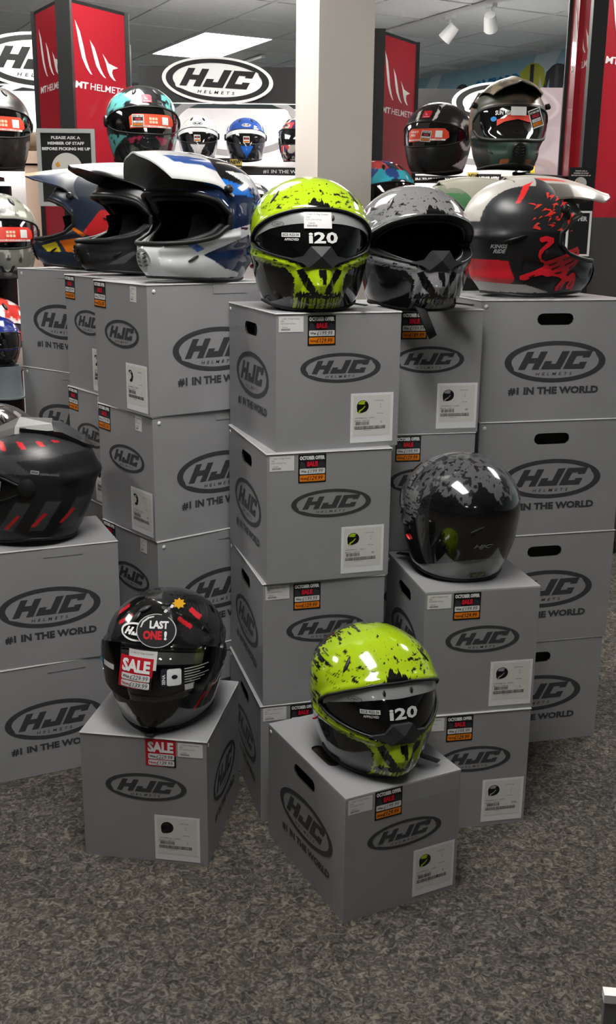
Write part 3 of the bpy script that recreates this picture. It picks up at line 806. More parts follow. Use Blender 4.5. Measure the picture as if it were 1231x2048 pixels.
def pal(n, c): return np.tile(np.array(c, float), (n, 1))
def put(C, m, c): C[m] = c
def streak(x, y, z, fx, fy, fz, seed): return fbm(np.stack([x * fx, y * fy, z * fz], -1), 3, seed)

# ---- open-face helmet with clip-on skull mask
def skull_color(base, mask, back):
    def col(x, y, z, az):
        n = len(x); C = pal(n, (17, 17, 18)); ax = np.abs(x)
        j = streak(x, y, z, 260, 26, 260, 3); j2 = streak(x, y, z, 120, 30, 160, 9); j3 = streak(x, y, z, 60, 30, 300, 21)
        dome = (z > 0.088 + 0.5 * np.maximum(0, y + .03) + 0.02 * j) & (y < 0.050 + (j - .5) * 0.09 - 0.15 * np.maximum(0, z - .21))
        put(C, dome, base)
        fl2 = streak(x, y, z, 300, 300, 300, 5)
        if base == mask: pass
        # scratches
        put(C, dome & (j3 > 0.655) & (z < .243) & (ax > .035), (20, 20, 20))
        put(C, dome & (j2 > 0.71) & (z > .20), (22, 22, 22))
        put(C, dome & (fl2 > 0.80), (24, 24, 24))
        put(C, dome & (y > -0.01) & (j > .60) & (ax > .06), (22, 22, 22))
        sp_ = noise3(np.stack([x * 330, np.zeros(n), np.zeros(n)], -1), 4)
        front = y < -0.02
        put(C, front & (z > .19) & (z < .197 + .036 * sp_ * np.clip(1 - ax / .034, 0, 1)) & (ax < .034), (14, 14, 15))
        # mask on the chin
        strip = pip([(.130, .132), (.130, .102), (.062, .083), (.049, .066), (.047, -.01), (0, -.01), (0, .093), (.019, .097), (.031, .087), (.060, .098), (.092, .114)], ax + (fl2 - .5) * .006, z + (j - .5) * .008) & (y < -0.01)
        put(C, (~dome | (z < .12)) & front & (z < .13), (18, 18, 19))
        put(C, strip, mask)
        put(C, front & strip & (ax > .055) & (streak(x, y, z, 90, 90, 420, 8) > .63), (20, 20, 20))
        put(C, front & pip([(.046, .081), (.033, .085), (.010, .046), (.008, .036), (.017, .034), (.026, .044)], ax + (fl2 - .5) * .004, z), (12, 12, 13))
        v1 = noise3(np.stack([x * 420, z * 18, np.zeros(n)], -1), 6)
        put(C, front & (np.abs(x - .004) < .008) & (z > .048 + .036 * v1) & (z < .083), (14, 14, 15))
        put(C, front & (ax < .046) & (z > .024 + .008 * v1) & (z < .036 + .016 * (v1 - .4)), (12, 12, 13))
        put(C, front & (ax < .046) & (z < .034) & (v1 > .62), (14, 14, 15))
        put(C, front & (z < .006), (16, 16, 17))
        if back is not None:
            r = y > 0.0
            top = r & (z > .196 + .06 * (streak(x, y, z, 55, 55, 55, 31) - .5) - .012 * np.cos(az * 9))
            put(C, top, np.array(back)); put(C, top & (streak(x, y, z, 120, 120, 60, 12) > .56), (28, 28, 29))
            b2 = r & (z < .043 + .016 * np.cos(2 * az)); put(C, b2, (104, 104, 108))
        return C
    return col

def skull_helmet(label, loc, yaw, base, mask, visor=True, back=None, grp=None, text=True):
    t = thing('skull_helmet', label, 'helmet', loc, (0, 0, math.radians(yaw)), grp or 'skull mask helmets')
    sh = Shell(ROAD); rim = ip([0, 30, 60, 90, 130, 180], [.004, .004, .010, .016, .008, .004])
    A = math.radians(78); lo = ip([0, 20, 45, 65, 78], [.098, .101, .112, .122, .132]); up = ip([0, 20, 45, 65, 78], [.196, .194, .180, .160, .140]); port = (A, lo, up)
    def disp(x, y, z, az):
        d = 0.004 * np.exp(-((z - up(np.clip(az, -A, A)) - .006) / .008) ** 2) * (np.abs(az) < A)          # brow edge
        d = d + 0.012 * np.clip(1 - np.abs(x) / .052, 0, 1) ** .6 * (y < 0) * np.clip((.085 - z) / .03, 0, 1) * np.clip((z - .002) / .02, 0, 1)      # snout
        d = d - 0.010 * np.exp(-(((np.abs(x) - .031) / .007) ** 2)) * np.exp(-(((z - .058) / .022) ** 2)) * (y < 0)  # sockets
        d = d + 0.003 * np.exp(-((z - .088 - .25 * np.maximum(0, np.abs(x) - .04)) / .007) ** 2) * (y < .02) * (np.abs(x) > .045)
        return d
    sh.disp = disp
    shell_part(sh, 'shell', t, 'paint_gloss', skull_color(base, mask, back), rim, port, 0, 340, (90, 24, 100), -.4 if back else .5)
    liner(sh, t, rim, port); rim_trim(sh, t, rim); port_trim(sh, t, port, 'black_plastic', .0025, .02, .001)
    if visor:
        v = patch(sh, 'visor', t, 'visor_dark', -A * .985, A * .985, lambda a: lo(a) + .001, lambda a: up(a) - .001, -0.003)
        patch(sh, 'visor_band', v, 'visor_band', -A * .93, A * .93, lambda a: up(a) - .006 - .020 * np.cos(a), lambda a: up(a) - .002, -0.0015, .001)
        if text:
            f = Flat(); f.text('i20', 0, 0, .022, (205, 205, 205), 0, w=.058, bold=.035, space=1.05); decal(sh, f, 'visor_lettering', v, 'front', -.022, .132, off=.0002)
            f = Flat(); f.rect(0, .007, .034, .015, (210, 210, 208), 0, 8, 2); f.text('ECE R22.06', .002, .0088, .005, (40, 40, 40), 1, w=.030, bold=.02); f.text('APPROVED', .005, 0, .0048, (205, 205, 205), 1, w=.026, bold=.02)
            decal(sh, f, 'visor_sticker', v, 'front', -.072, .137, off=.0002)
            f = Flat(); f.ring([(.011 * math.cos(k), .005 * math.sin(k)) for k in np.linspace(0, 6.28, 25)[:-1]], [(.0098 * math.cos(k), .0041 * math.sin(k)) for k in np.linspace(0, 6.28, 25)[:-1]], 0, 0, (60, 60, 60)); f.text('HJC', 0, -.002, .004, (60, 60, 60), 0, w=.013, bold=.03, shear=.3, align='c')
            decal(sh, f, 'band_logo', v, 'front', -.078, .168, off=.0002)
        for sx in (-1, 1): slit(sh, t, 'visor_clip', [(sx * .028, .186), (sx * .027, .176)], .0035, material='black_plastic', off=-.001)
    # nose bridge
    nb = MB(); pts = [(-.058, .102), (-.032, .108), (-.018, .125), (.018, .125), (.032, .108), (.058, .102), (.034, .095), (.022, .086), (-.022, .086), (-.034, .095)]
    Po = [sh.front(x, z, .011 if abs(x) < .02 and z > .1 else .006) for x, z in pts]; Pi = [sh.front(x, z, -.012) for x, z in pts]; n = len(pts)
    cc = sh.front(0, .105, .015); nb.add([tuple(p) for p in Po] + [tuple(p) for p in Pi] + [tuple(cc)], [(i, (i + 1) % n, 2 * n) for i in range(n)] + [(i, n + i, n + (i + 1) % n, (i + 1) % n) for i in range(n)])
    nb.build('nose_bridge', 'dark_plastic', t, True, sharp=0.5)
    for sx in (-1, 1):
        slit(sh, t, 'crown_vent', [(sx * .088, .208), (sx * .070, .232)], .0045, material='black_plastic')
        o = slit(sh, t, 'side_clip', [(sx * -.002, .086), (sx * .014, .080)] if False else [(.000, .088), (.016, .080)], .0045, 'side', 'red_part', .002, sg=sx)
    # chin strap end
    st = MB(); st.tube([(.05, -.05, .020), (.075, -.075, .014), (.10, -.105, .012)], .009, 8, flat=.18); st.build('chin_strap', 'strap', t, True)
    return t, sh

t, sh = skull_helmet('upper lime and black skull mask helmet on the tall centre stack', on_box('A1', .40, .33), 9, LIME, LIME)
f = Flat(); f.rect(0, 0, .054, .030, (216, 215, 214), 0, 10, 6); f.text('J HJC C Dag Cruiser', .006, .024, .0032, (60, 60, 64), 1, w=.042, shear=.2); f.text('MPS', .005, .019, .003, (60, 60, 64), 1); f.text('ECE 22.06 Full Face', .005, .015, .0026, (60, 60, 64), 1); f.text('1700.00', .008, .008, .003, (60, 60, 64), 1)
for k in range(9): f.rect(.006 + k * .0022, .003, .0072 + k * .0022, .0065, (60, 60, 64), 1)
decal(sh, f, 'stock_label', t, 'front', -.030, .160, off=.002)
t, sh = skull_helmet('silver and black skull mask helmet with open dark visor opening', on_box('B1', .37, .10, .0), 17, (118, 118, 120), (124, 124, 126), visor=False)
TB = t
MB().tube([(-.030, -.100, .020), (-.028, -.128, .004), (-.018, -.136, -.022), (-.004, -.138, -.052)], .011, 8, flat=.16).build('chin_strap', 'strap', TB, True)
t, sh = skull_helmet('lower lime and black skull mask helmet on the nearest carton', on_box('J1', .53, .42), 19, LIME, LIME)
t, sh = skull_helmet('round glossy black helmet with ragged silver crown, seen from behind', on_box('C1', .45, .47), 195, (118, 118, 120), (124, 124, 126), back=(80, 81, 83))
f = Flat(); f.text('HJC', 0, 0, .011, (150, 150, 152), 0, w=.042, bold=.04, shear=.3, align='c'); decal(sh, f, 'rear_lettering', t, 'back', 0, .085)
f = Flat(); f.rect(-.019, 0, .019, .012, (150, 146, 90), 0, 8, 2); f.rect(-.018, .001, .018, .011, (52, 52, 50), 1, 8, 2); f.text('FREE SIZE', 0, .0062, .0034, (190, 190, 160), 2, w=.03, align='c'); f.text('HJ 1500', 0, .002, .003, (190, 190, 160), 2, w=.022, align='c'); decal(sh, f, 'rear_sticker', t, 'back', .006, .012)

# ---- full-face road helmets
ROADRIM = ip([0, 30, 60, 90, 130, 180], [.004, .006, .012, .018, .012, .006])
RA = math.radians(80)
RLO = ip([0, 20, 45, 65, 80], [.094, .096, .104, .116, .128]); RUP = ip([0, 20, 45, 65, 80], [.182, .181, .172, .160, .146])
def mt_sticker(f, c=(226, 70, 36)):
    f.poly([(-.060, .0), (.075, .004), (.088, .016), (.086, .034), (.074, .046), (-.050, .046), (-.062, .036)], c, 0)
    f.rect(-.058, .004, .078, .0095, (232, 232, 230), 1, 12, 1); f.text('EXTREME SPORT LINE', -.050, .0055, .0034, c, 2, w=.116, bold=.02)
    for k in range(3):
        for l in range(2): f.rrect(.002 + k * .010, .016 + l * .011, .010 + k * .010, .024 + l * .011, .001, (240, 200, 170), 1)
    f.rect(.046, .014, .068, .038, (236, 236, 234), 1, 3, 3)
    f.text('PIN', -.05, .018, .010, (240, 230, 220), 1, bold=.03); f.text('READY', -.05, .031, .008, (240, 230, 220), 1, bold=.03)
    return f
def mt_mark(f, x, y, s, c, layer=1, sx=None):
    sx = sx or s
    B_ = [(0, 1), (.085, .80), (.135, .55), (.175, .30), (.235, .10), (.285, .0), (.245, .015), (.175, .12), (.105, .30), (.065, .52), (.035, .75)]
    for x0, sc, y0 in ((0, 1.0, .04), (.26, .70, .02)): f.poly([(x + (x0 + p) * sx, y + (y0 + q * sc) * s) for p, q in B_], c, layer)
    f.poly([(x + (.49 + p) * sx, y + q * s) for p, q in ((0, .50), (.07, .40), (.11, .33), (.17, .31), (.30, .27), (.19, .22), (.175, .15), (.20, .07), (.245, .0), (.20, .01), (.13, .08), (.09, .18), (.06, .32), (.03, .42))], c, layer)
def road_helmet(name, label, loc, yaw, color, group, paint='paint_gloss', res=(160, (30, 16, 44)), visor='visor_dark', band=False, clear=False, tilt=0.0, scale=1.0, spoiler=False, sticker=None, mtag=False, price=None, hjc=None, pitch=0.0, chin=None):
    t = thing(name, label, 'helmet', loc, (pitch, tilt, math.radians(yaw)), group); t.scale = (scale,) * 3
    sh = Shell(ROAD); port = (RA, RLO, RUP); rim = ROADRIM
    def disp(x, y, z, az):
        d = .003 * np.exp(-((z - RUP(np.clip(az, -RA, RA)) - .005) / .006) ** 2) * (np.abs(az) < RA)
        d = d + .005 * np.clip(1 - np.abs(x) / .04, 0, 1) * (y < 0) * np.clip((.07 - z) / .02, 0, 1) * np.clip(z / .02, 0, 1)
        if spoiler: d = d + .010 * np.exp(-((z - .155) / .014) ** 2) * np.clip((y - .04) / .06, 0, 1)
        return d
    sh.disp = disp
    shell_part(sh, 'shell', t, paint, color, rim, port, 0, *res); liner(sh, t, rim, port); rim_trim(sh, t, rim); port_trim(sh, t, port, 'rubber', .0028, .02, .0005)
    v = patch(sh, 'visor', t, visor, -RA * 1.02, RA * 1.02, lambda a: RLO(a) - .002, lambda a: RUP(a) + .003, .0015, .002)
    if band: patch(sh, 'visor_band', v, 'visor_band_light', -RA * .90, RA * .90, lambda a: RUP(a) - .021 - .004 * np.cos(a), lambda a: RUP(a) + .001, .0032, .0012)
    if clear: patch(sh, 'outer_shield', t, 'visor_clear', -RA * 1.08, RA * 1.08, lambda a: RLO(a) - .010, lambda a: RUP(a) + .010, .0085, .0018)
    for sx in (-1, 1):
        P = sh.Pz(np.array(sx * math.radians(86)), np.array(.142), .004); q = MB()
        q.lathe([(.020, -.004), (.019, .002), (.013, .0045), (.0005, .005)], 18, M=Matrix.Translation(P) @ Matrix.Rotation(sx * math.pi / 2, 4, 'Y')); q.build('visor_pivot', 'black_plastic', t, True, sharp=.6)
        slit(sh, t, 'crown_vent', [(sx * .030, .243), (sx * .042, .224)], .007, material='black_plastic', off=.001)
    cv = MB(); P = [(-.022, .044), (.022, .044), (.013, .026), (-.013, .026)]
    Po = [sh.front(x, z, .0035) for x, z in P]; Pi = [sh.front(x, z, -.004) for x, z in P]
    cv.add(Po + Pi, [(3, 2, 1, 0)] + [(i, (i + 1) % 4, 4 + (i + 1) % 4, 4 + i) for i in range(4)]); cv.build('chin_vent', chin or 'black_plastic', t)
    MB().tube([(.01, -.09, .008), (.004, -.118, .004), (.0, -.14, .004)], .010, 8, flat=.2).build('chin_strap', 'strap', t, True)
    if sticker: decal(sh, mt_sticker(Flat(), sticker), 'visor_sticker', v, 'front', 0.0, .112, off=.0022, eps=.0003)
    if mtag:
        f = Flat(); f.poly([(-.016, 0), (.016, 0), (.018, .022), (.013, .027), (-.016, .027)], (206, 26, 48), 0); mt_mark(f, -.007, .008, .014, (240, 240, 240)); f.rect(-.011, .003, .012, .005, (240, 230, 230), 1); decal(sh, f, 'brand_tag', t, 'front', 0, .196, off=.002, eps=.0003)
    if price:
        f = Flat(); w = .036; f.rect(0, 0, w, w * 1.05, (228, 226, 220), 0, 6, 6); f.rect(w * .06, w * .06, w * .94, w * .98, (26, 25, 26), 1, 6, 6); f.text('OCTOBER OFFER', w * .09, w * .82, w * .12, (225, 225, 225), 2, w=w * .82, bold=.03)
        f.text('SALE', w * .28, w * .57, w * .18, (206, 28, 54), 2, w=w * .44, bold=.04); f.rect(w * .1, w * .33, w * .9, w * .5, (222, 222, 222), 2, 4, 1); f.rect(w * .1, w * .10, w * .9, w * .28, (226, 128, 24), 2, 4, 1)
        f.text(price[0], w * .3, w * .36, w * .11, (20, 20, 24), 3, w=w * .5, shear=.2); f.text(price[1], w * .3, w * .13, w * .11, (40, 16, 10), 3, w=w * .5, shear=.2)
        decal(sh, f, 'price_tag', t, 'front', price[2], price[3], off=.007, rot=price[4] if len(price) > 4 else 0, eps=.0003)
    if hjc:
        f = Flat(); f.ellipse(0, 0, .030, .0115, hjc[0], 0); hjc_logo(f, 0, 0, .029, .0105, hjc[1], 1, helmets=False); decal(sh, f, 'front_logo', t, 'front', 0, .206, off=.0012, eps=.0003)
    return t, sh

def last_one_col(x, y, z, az):
    n = len(x); C = pal(n, (14, 14, 15)); ax = np.abs(x)
    g = (36, 36, 39)
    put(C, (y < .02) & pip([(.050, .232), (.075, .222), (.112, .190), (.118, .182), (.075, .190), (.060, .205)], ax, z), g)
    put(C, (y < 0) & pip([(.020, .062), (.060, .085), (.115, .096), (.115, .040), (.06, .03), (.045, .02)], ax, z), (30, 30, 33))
    red = (196, 34, 46)
    for P in ([(.046, .232), (.050, .2355), (.077, .2185), (.074, .214)], [(.062, .241), (.066, .243), (.088, .227), (.085, .2235)],
              [(.078, .042), (.084, .042), (.104, .076), (.100, .078)], [(.098, .060), (.102, .060), (.116, .092), (.113, .092)]):
        put(C, (y < .03) & pip(P, ax, z), red)
    put(C, (y > -.02) & (np.abs(((z * 1.0 - y * .8) * 22) % 1 - .5) < .10) & (z < .12) & (z > .03), (38, 38, 40))
    return C
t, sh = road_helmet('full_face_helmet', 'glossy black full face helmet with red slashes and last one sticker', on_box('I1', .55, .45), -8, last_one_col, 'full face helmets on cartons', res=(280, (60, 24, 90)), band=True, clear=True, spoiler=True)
f = Flat()                                              # bomb shaped sticker
f.ellipse(0, 0, .0405, .034, (205, 205, 205), 0); f.ellipse(0, 0, .0385, .0325, (44, 44, 46), 1)
f.poly([(.008, .030), (.022, .027), (.026, .036), (.014, .040)], (44, 44, 46), 1)
for k in range(4): f.poly([(.012 + k * .006, .038 + k * .005), (.017 + k * .006, .036 + k * .005), (.021 + k * .006, .041 + k * .005), (.016 + k * .006, .044 + k * .005)], (226, 226, 226) if k % 2 == 0 else (120, 120, 122), 2)
f.poly([(.042 + (.016 if k % 2 == 0 else .0105) * math.cos(k * math.pi / 8), .056 + (.0135 if k % 2 == 0 else .009) * math.sin(k * math.pi / 8)) for k in range(16)], (20, 20, 20), 2)
f.poly([(.042 + (.014 if k % 2 == 0 else .009) * math.cos(k * math.pi / 8), .056 + (.0115 if k % 2 == 0 else .0075) * math.sin(k * math.pi / 8)) for k in range(16)], (238, 178, 36), 3)
f.poly([(-.033, .006), (-.029, .018), (-.018, .027), (-.006, .0295), (-.006, .027), (-.016, .024), (-.026, .016), (-.030, .006)], (225, 225, 225), 2)
f.text('LAST', -.014, .004, .016, (240, 240, 240), 2, w=.038, bold=.05); f.text('ONE', -.026, -.018, .018, (214, 40, 50), 2, w=.038, bold=.05); f.text('!', .016, -.018, .018, (240, 240, 240), 2, w=.006, bold=.05)
P0 = Vector(sh.front(.014, .212, .014)); Nn = (P0 - Vector(sh.front(.014, .212, 0))).normalized(); Nn = (Nn + Vector((0, -.45, -.10))).normalized()
Xn = Vector((0, 0, 1)).cross(-Nn).normalized() * -1; Xn = Vector((1, 0, 0)) if Xn.x == 0 else Xn * (1 if Xn.x > 0 else -1); Zn = (-Nn).cross(Xn).normalized() * -1
Zn = Zn if Zn.z > 0 else -Zn
o = f.build('bomb_sticker', t, eps=.0003); o.matrix_local = Matrix.Translation(P0) @ Matrix((Xn, -Nn, Zn)).transposed().to_4x4(); o['label'] = 'bomb shaped sticker reading last one'
f = Flat(); hjc_logo(f, 0, 0, .034, .0145, (214, 214, 214), 0, helmets=False); decal(sh, f, 'front_logo', t, 'front', -.030, .210, off=.0025)
f = sale_tag_flat(6); o = decal(sh, f, 'sale_tag', t, 'front', -.052, .112, off=.0125, rot=-.06); o['label'] = 'red sale price sticker on the visor'
f = Flat(); f.rect(0, 0, .054, .034, (214, 213, 211), 0, 8, 4); f.text('J HJC C Dag Cruiser', .004, .027, .003, (70, 70, 74), 1, w=.044, shear=.2); decal(sh, f, 'stock_label', t, 'front', -.034, .149, off=.0115, rot=-.04)
f = Flat(); f.rrect(0, 0, .036, .034, .004, (30, 34, 44), 0); f.rrect(.011, .001, .035, .033, .004, (226, 227, 230), 1); f.ellipse(.024, .018, .005, .004, (24, 24, 30), 2); f.text('SENA', .0085, .004, .006, (230, 230, 230), 1, rot=math.pi / 2, bold=.03); decal(sh, f, 'device_sticker', t, 'front', .028, .116, off=.0095, eps=.0003)
f = Flat()
for k in range(6): f.rect(0, .034 - k * .0052, .036 - (k % 3) * .006, .0355 - k * .0052, (190, 190, 190), 0, 5, 1)
f.rect(0, -.008, .013, .004, (200, 200, 200), 0, 2, 2); decal(sh, f, 'notice_print', t, 'front', .068, .112, off=.0095)
f = Flat(); f.rect(0, 0, .017, .020, (206, 208, 210), 0, 4, 3); f.rect(0, .010, .017, .020, (60, 160, 210), 1, 4, 2); decal(sh, f, 'blue_sticker', t, 'front', -.116, .124, off=.0095)
f = Flat(); f.rect(0, 0, .028, .010, (208, 208, 206), 0, 5, 2); decal(sh, f, 'approval_sticker', t, 'front', -.094, .136, off=.0095)
for sx in (-1, 1): slit(sh, t, 'brow_vent', [(sx * .012, .250), (sx * .034, .240)], .008, material='dark_plastic', off=.002)

def matt_red_col(x, y, z, az):
    n = len(x); C = pal(n, (28, 28, 30)); r = (206, 32, 44)
    put(C, z > .208, (54, 54, 56)); put(C, pip([(-.16, .178), (.06, .166), (.085, .200), (.05, .214), (-.16, .204)], y, z), (62, 62, 64))
    put(C, pip([(-.16, .205), (.00, .213), (.05, .232), (-.16, .234)], y, z), (40, 41, 42))
    put(C, pip([(-.03, .198), (.10, .206), (.14, .160), (-.005, .176)], y, z), (30, 30, 32))
    for k, y0 in enumerate((-.115, -.070, -.028, .012, .045)): put(C, pip([(y0, .236), (y0 + .014, .234), (y0 + .022, .214 + k * .004), (y0 + .010, .214 + k * .004)], y, z), r)
    for y0 in (-.12, -.055, .01, .075): put(C, pip([(y0 - .022, .040), (y0 + .010, .038), (y0 + .052, .105), (y0 + .020, .108)], y, z), (64, 65, 67))
    for k, y0 in enumerate((-.105, -.052, .006, .068)): put(C, pip([(y0 - .014, .036 + k * .006), (y0 - .004, .036 + k * .006), (y0 + .024, .070 + k * .004), (y0 + .018, .074 + k * .004)], y, z), r)
    return C
t, sh = road_helmet('full_face_helmet', 'matt black full face helmet with red slashes, side on at left edge', on_box('H1', .50, .46), -77, matt_red_col, 'full face helmets on cartons', paint='paint_satin', res=(320, (60, 24, 100), 0.0), spoiler=True, scale=1.03)
f = Flat(); f.poly([(-.045, .030), (.012, .014), (.008, -.008), (-.045, .004)], (122, 123, 125), 0); decal(sh, f, 'visor_band', t, 'side', -.072, .142, off=.005)
f = Flat(); f.rrect(0, 0, .018, .008, .001, (150, 150, 152), 0); f.text('RPHA', .002, .002, .004, (30, 30, 32), 1, w=.014, bold=.03); f.text('ADVANCED FIBRE CONSTRUCTION', .020, .000, .0035, (140, 140, 142), 0, w=.04); decal(sh, f, 'side_lettering', t, 'side', .0, .172, rot=-.16)
sl = MB()
P = [(-.060, -.02, .262), (.060, -.02, .262), (.072, .07, .252), (.050, .120, .222), (.0, .142, .206), (-.050, .120, .222), (-.072, .07, .252)]
sl.add(P + [(x * .8, y * .85, z - .018) for x, y, z in P], [tuple(range(7))] + [(i, 7 + i, 7 + (i + 1) % 7, (i + 1) % 7) for i in range(7)]); sl.build('rear_spoiler', 'dark_plastic', t)
mat('vent_grey', (92, 92, 88), 0.4, noise=(30, 0.1))
sv = MB()
P = [(-.030, -.095, .240), (.030, -.095, .240), (.046, -.03, .262), (.036, .05, .266), (-.036, .05, .266), (-.046, -.03, .262)]
sv.add(P + [(x * 1.25, y * 1.05, z - .014) for x, y, z in P] + [(0, -.02, .277)], [(i, (i + 1) % 6, 12) for i in range(6)] + [(i, 6 + i, 6 + (i + 1) % 6, (i + 1) % 6) for i in range(6)]); sv.build('top_vent', 'vent_grey', t)

# ---- motocross helmets
MXA = math.radians(74)
MXLO = ip([0, 20, 40, 60, 74], [.082, .084, .090, .102, .122]); MXUP = ip([0, 20, 40, 60, 74], [.190, .190, .186, .174, .148])
MXRIM = ip([0, 40, 80, 110, 150, 180], [.012, .008, .004, .004, .008, .010])
def peak_part(t, material, color, tipy=-.27, zc=(.268, .286, .296, .300, .298), hw=(.070, .118, .112, .094, .058), drop=(.026, .082, .050, .030, .012), y0=.055, th=.004, name='peak'):
    nt_, nu = 40, 49; tt = np.linspace(0, 1, nt_)[:, None]; u = np.linspace(-1, 1, nu)[None, :]
    k = np.linspace(0, 1, 5); f5 = lambda a: ip(np.arange(5) * 10, a)(np.radians(tt * 40))
    zc_, hw_, dr = f5(zc), f5(hw), f5(drop)
    y = y0 + (tipy - y0) * tt + .040 * np.abs(u) ** 2 * tt ** 2; x = hw_ * u; z = zc_ - dr * np.abs(u) ** 2.4 + .006 * np.exp(-(u / .16) ** 2)
    x, y, z = np.broadcast_arrays(x, y, z); Vo = np.stack([x, y, z], -1).reshape(-1, 3); Vi = Vo - np.array([0, 0, th]); n = len(Vo)
    Fs = grid_faces(nt_, nu, False); F1 = [tuple(reversed(a)) for a in Fs]; F2 = [tuple(n + i for i in a) for a in Fs]
    bd = [i for i in range(nu)] + [i * nu + nu - 1 for i in range(1, nt_)] + [(nt_ - 1) * nu + i for i in range(nu - 2, -1, -1)] + [i * nu for i in range(nt_ - 2, 0, -1)]
    E = [(bd[i], bd[(i + 1) % len(bd)], n + bd[(i + 1) % len(bd)], n + bd[i]) for i in range(len(bd))]
    V = np.concatenate([Vo, Vi]); C = None
    if color is not None:
        TT = np.broadcast_to(tt, x.shape).reshape(-1); UU = np.broadcast_to(u, x.shape).reshape(-1)
        C = lin(np.concatenate([color(UU, TT), color(UU, TT, under=True)]))
    return obj(name, V, F1 + F2 + E, material, t, True, C, sharp=.7)
def mx_helmet(name, label, loc, yaw, color, peak_color, group='motocross helmets on cartons', paint='paint_gloss', ppaint='paint_gloss', res=(300, (70, 30, 90)), tilt=0.0, pitch=0.0, chin=None, peak=None, visor=None, scale=1.0):
    t = thing(name, label, 'helmet', loc, (pitch, tilt, math.radians(yaw)), group); t.scale = (scale,) * 3
    sh = Shell(MXK); port = (MXA, MXLO, MXUP)
    def disp(x, y, z, az):
        ax = np.abs(x); d = .004 * np.exp(-((z - MXUP(np.clip(az, -MXA, MXA)) - .007) / .007) ** 2) * (np.abs(az) < MXA)
        d = d + .004 * np.exp(-((z - .090 - .10 * np.maximum(0, y + .12)) / .007) ** 2) * (y < 0)
        d = d - .004 * np.exp(-((z - .055 - .12 * np.maximum(0, y + .14)) / .012) ** 2) * (y < .05) * (ax > .035)
        d = d + .006 * np.exp(-((z - .135) / .014) ** 2) * np.clip((y - .05) / .05, 0, 1) + .004 * np.exp(-((z - .045) / .012) ** 2) * np.clip((y - .03) / .05, 0, 1)
        return d
    sh.disp = disp
    shell_part(sh, 'shell', t, paint, color, MXRIM, port, 0, *res); liner(sh, t, MXRIM, port); rim_trim(sh, t, MXRIM); port_trim(sh, t, port, 'rubber', .0055, .026)
    # cheek pads and brow pad inside
    for sx in (-1, 1):
        a = np.linspace(math.radians(34), math.radians(82), 10) * sx
        P = np.concatenate([sh.Pz(a, np.full(10, zz), -.030) for zz in (.075, .10, .125, .15)]).reshape(4, 10, 3); Pq = np.concatenate([sh.Pz(a, np.full(10, zz), -.046 if 0 < i < 3 else -.034) for i, zz in enumerate((.075, .10, .125, .15))]).reshape(4, 10, 3)
        obj('cheek_pad', Pq.reshape(-1, 3), grid_faces(4, 10, False), 'liner', t, True)
    if peak is not False:
        pk = peak_part(t, ppaint, peak_color, **(peak or {}))
        for sx in (-1, 1):
            q = MB(); P = sh.Pz(np.array(sx * math.radians(72)), np.array(.196), .014)
            q.lathe([(.009, -.012), (.0095, .0), (.007, .003), (.003, .0035), (.0005, .002)], 14, M=Matrix.Translation(P) @ Matrix.Rotation(sx * 1.35, 4, 'Y')); q.build('peak_screw', 'black_plastic', t, True, sharp=.6)
    # mouth vent grille
    g = MB(); n = 20; E_ = [(0.020 * math.cos(k * 2 * math.pi / n), .048 + .024 * math.sin(k * 2 * math.pi / n)) for k in range(n)]
    Po = [sh.front(x, z, .004) for x, z in E_]; Pi = [sh.front(x * .8, z * .8 + .048 * .2, .001) for x, z in E_]
    g.add(list(Po) + list(Pi), [(i, (i + 1) % n, n + (i + 1) % n, n + i) for i in range(n)] + [tuple(range(n, 2 * n))]); gv = g.build('mouth_vent', chin or 'black_plastic', t)
    for k in range(4):
        for sx in (-1, 1): slit(sh, t, 'vent_slot', [(sx * .003, .036 + k * .008), (sx * .013, .040 + k * .008)], .0028, material='black_plastic', off=.0035)
    for sx in (-1, 1): slit(sh, t, 'rear_vent', [(.050, .142), (.095, .128)], .007, 'side', 'black_plastic', .001, sg=sx); slit(sh, t, 'cheek_vent', [(-.118, .046), (-.098, .058)], .0055, 'side', 'black_plastic', .001, sg=sx)
    if visor:
        patch(sh, 'goggle_visor', t, visor, -MXA * 1.0, MXA * 1.0, lambda a: MXLO(a) - .004, lambda a: MXUP(a) + .004, .003, .002)
    return t, sh

def bw_col(x, y, z, az):                                  # white, navy and blue
    n = len(x); C = pal(n, (24, 40, 72)); W = (214, 216, 218)
    front = y < -.02
    put(C, (z > .20) & (y < .03), (18, 19, 22))
    put(C, (y < .06) & pip([(-.2, .0), (-.2, .112), (-.06, .108), (.10, .140), (.10, .125), (-.02, .088), (-.085, .060), (-.03, .03), (.02, .02), (.02, .0)], y, z), W)
    put(C, front & (np.abs(x) < .05) & (z < .10), W)
    put(C, front & pip([(-.150, .098), (-.130, .100), (-.085, .072), (-.100, .066)], y, z), (44, 110, 190))
    put(C, pip([(-.09, .215), (-.03, .19), (.05, .185), (.03, .205), (-.05, .225)], y, z) & (np.abs(x) > .05), (36, 110, 200))
    put(C, pip([(-.02, .24), (.06, .235), (.14, .16), (.13, .13), (.09, .18), (.03, .212)], y, z), W)
    put(C, pip([(.045, .155), (.058, .15), (.075, .18), (.085, .175), (.072, .142), (.085, .135), (.115, .185), (.10, .195), (.085, .19), (.062, .20)], y, z), W)
    put(C, (z < .010), (16, 17, 20))
    put(C, (y > .0) & (z < .12) & (z > .03) & (streak(x, y, z, 40, 14, 40, 7) > .6), (18, 30, 58))
    return C
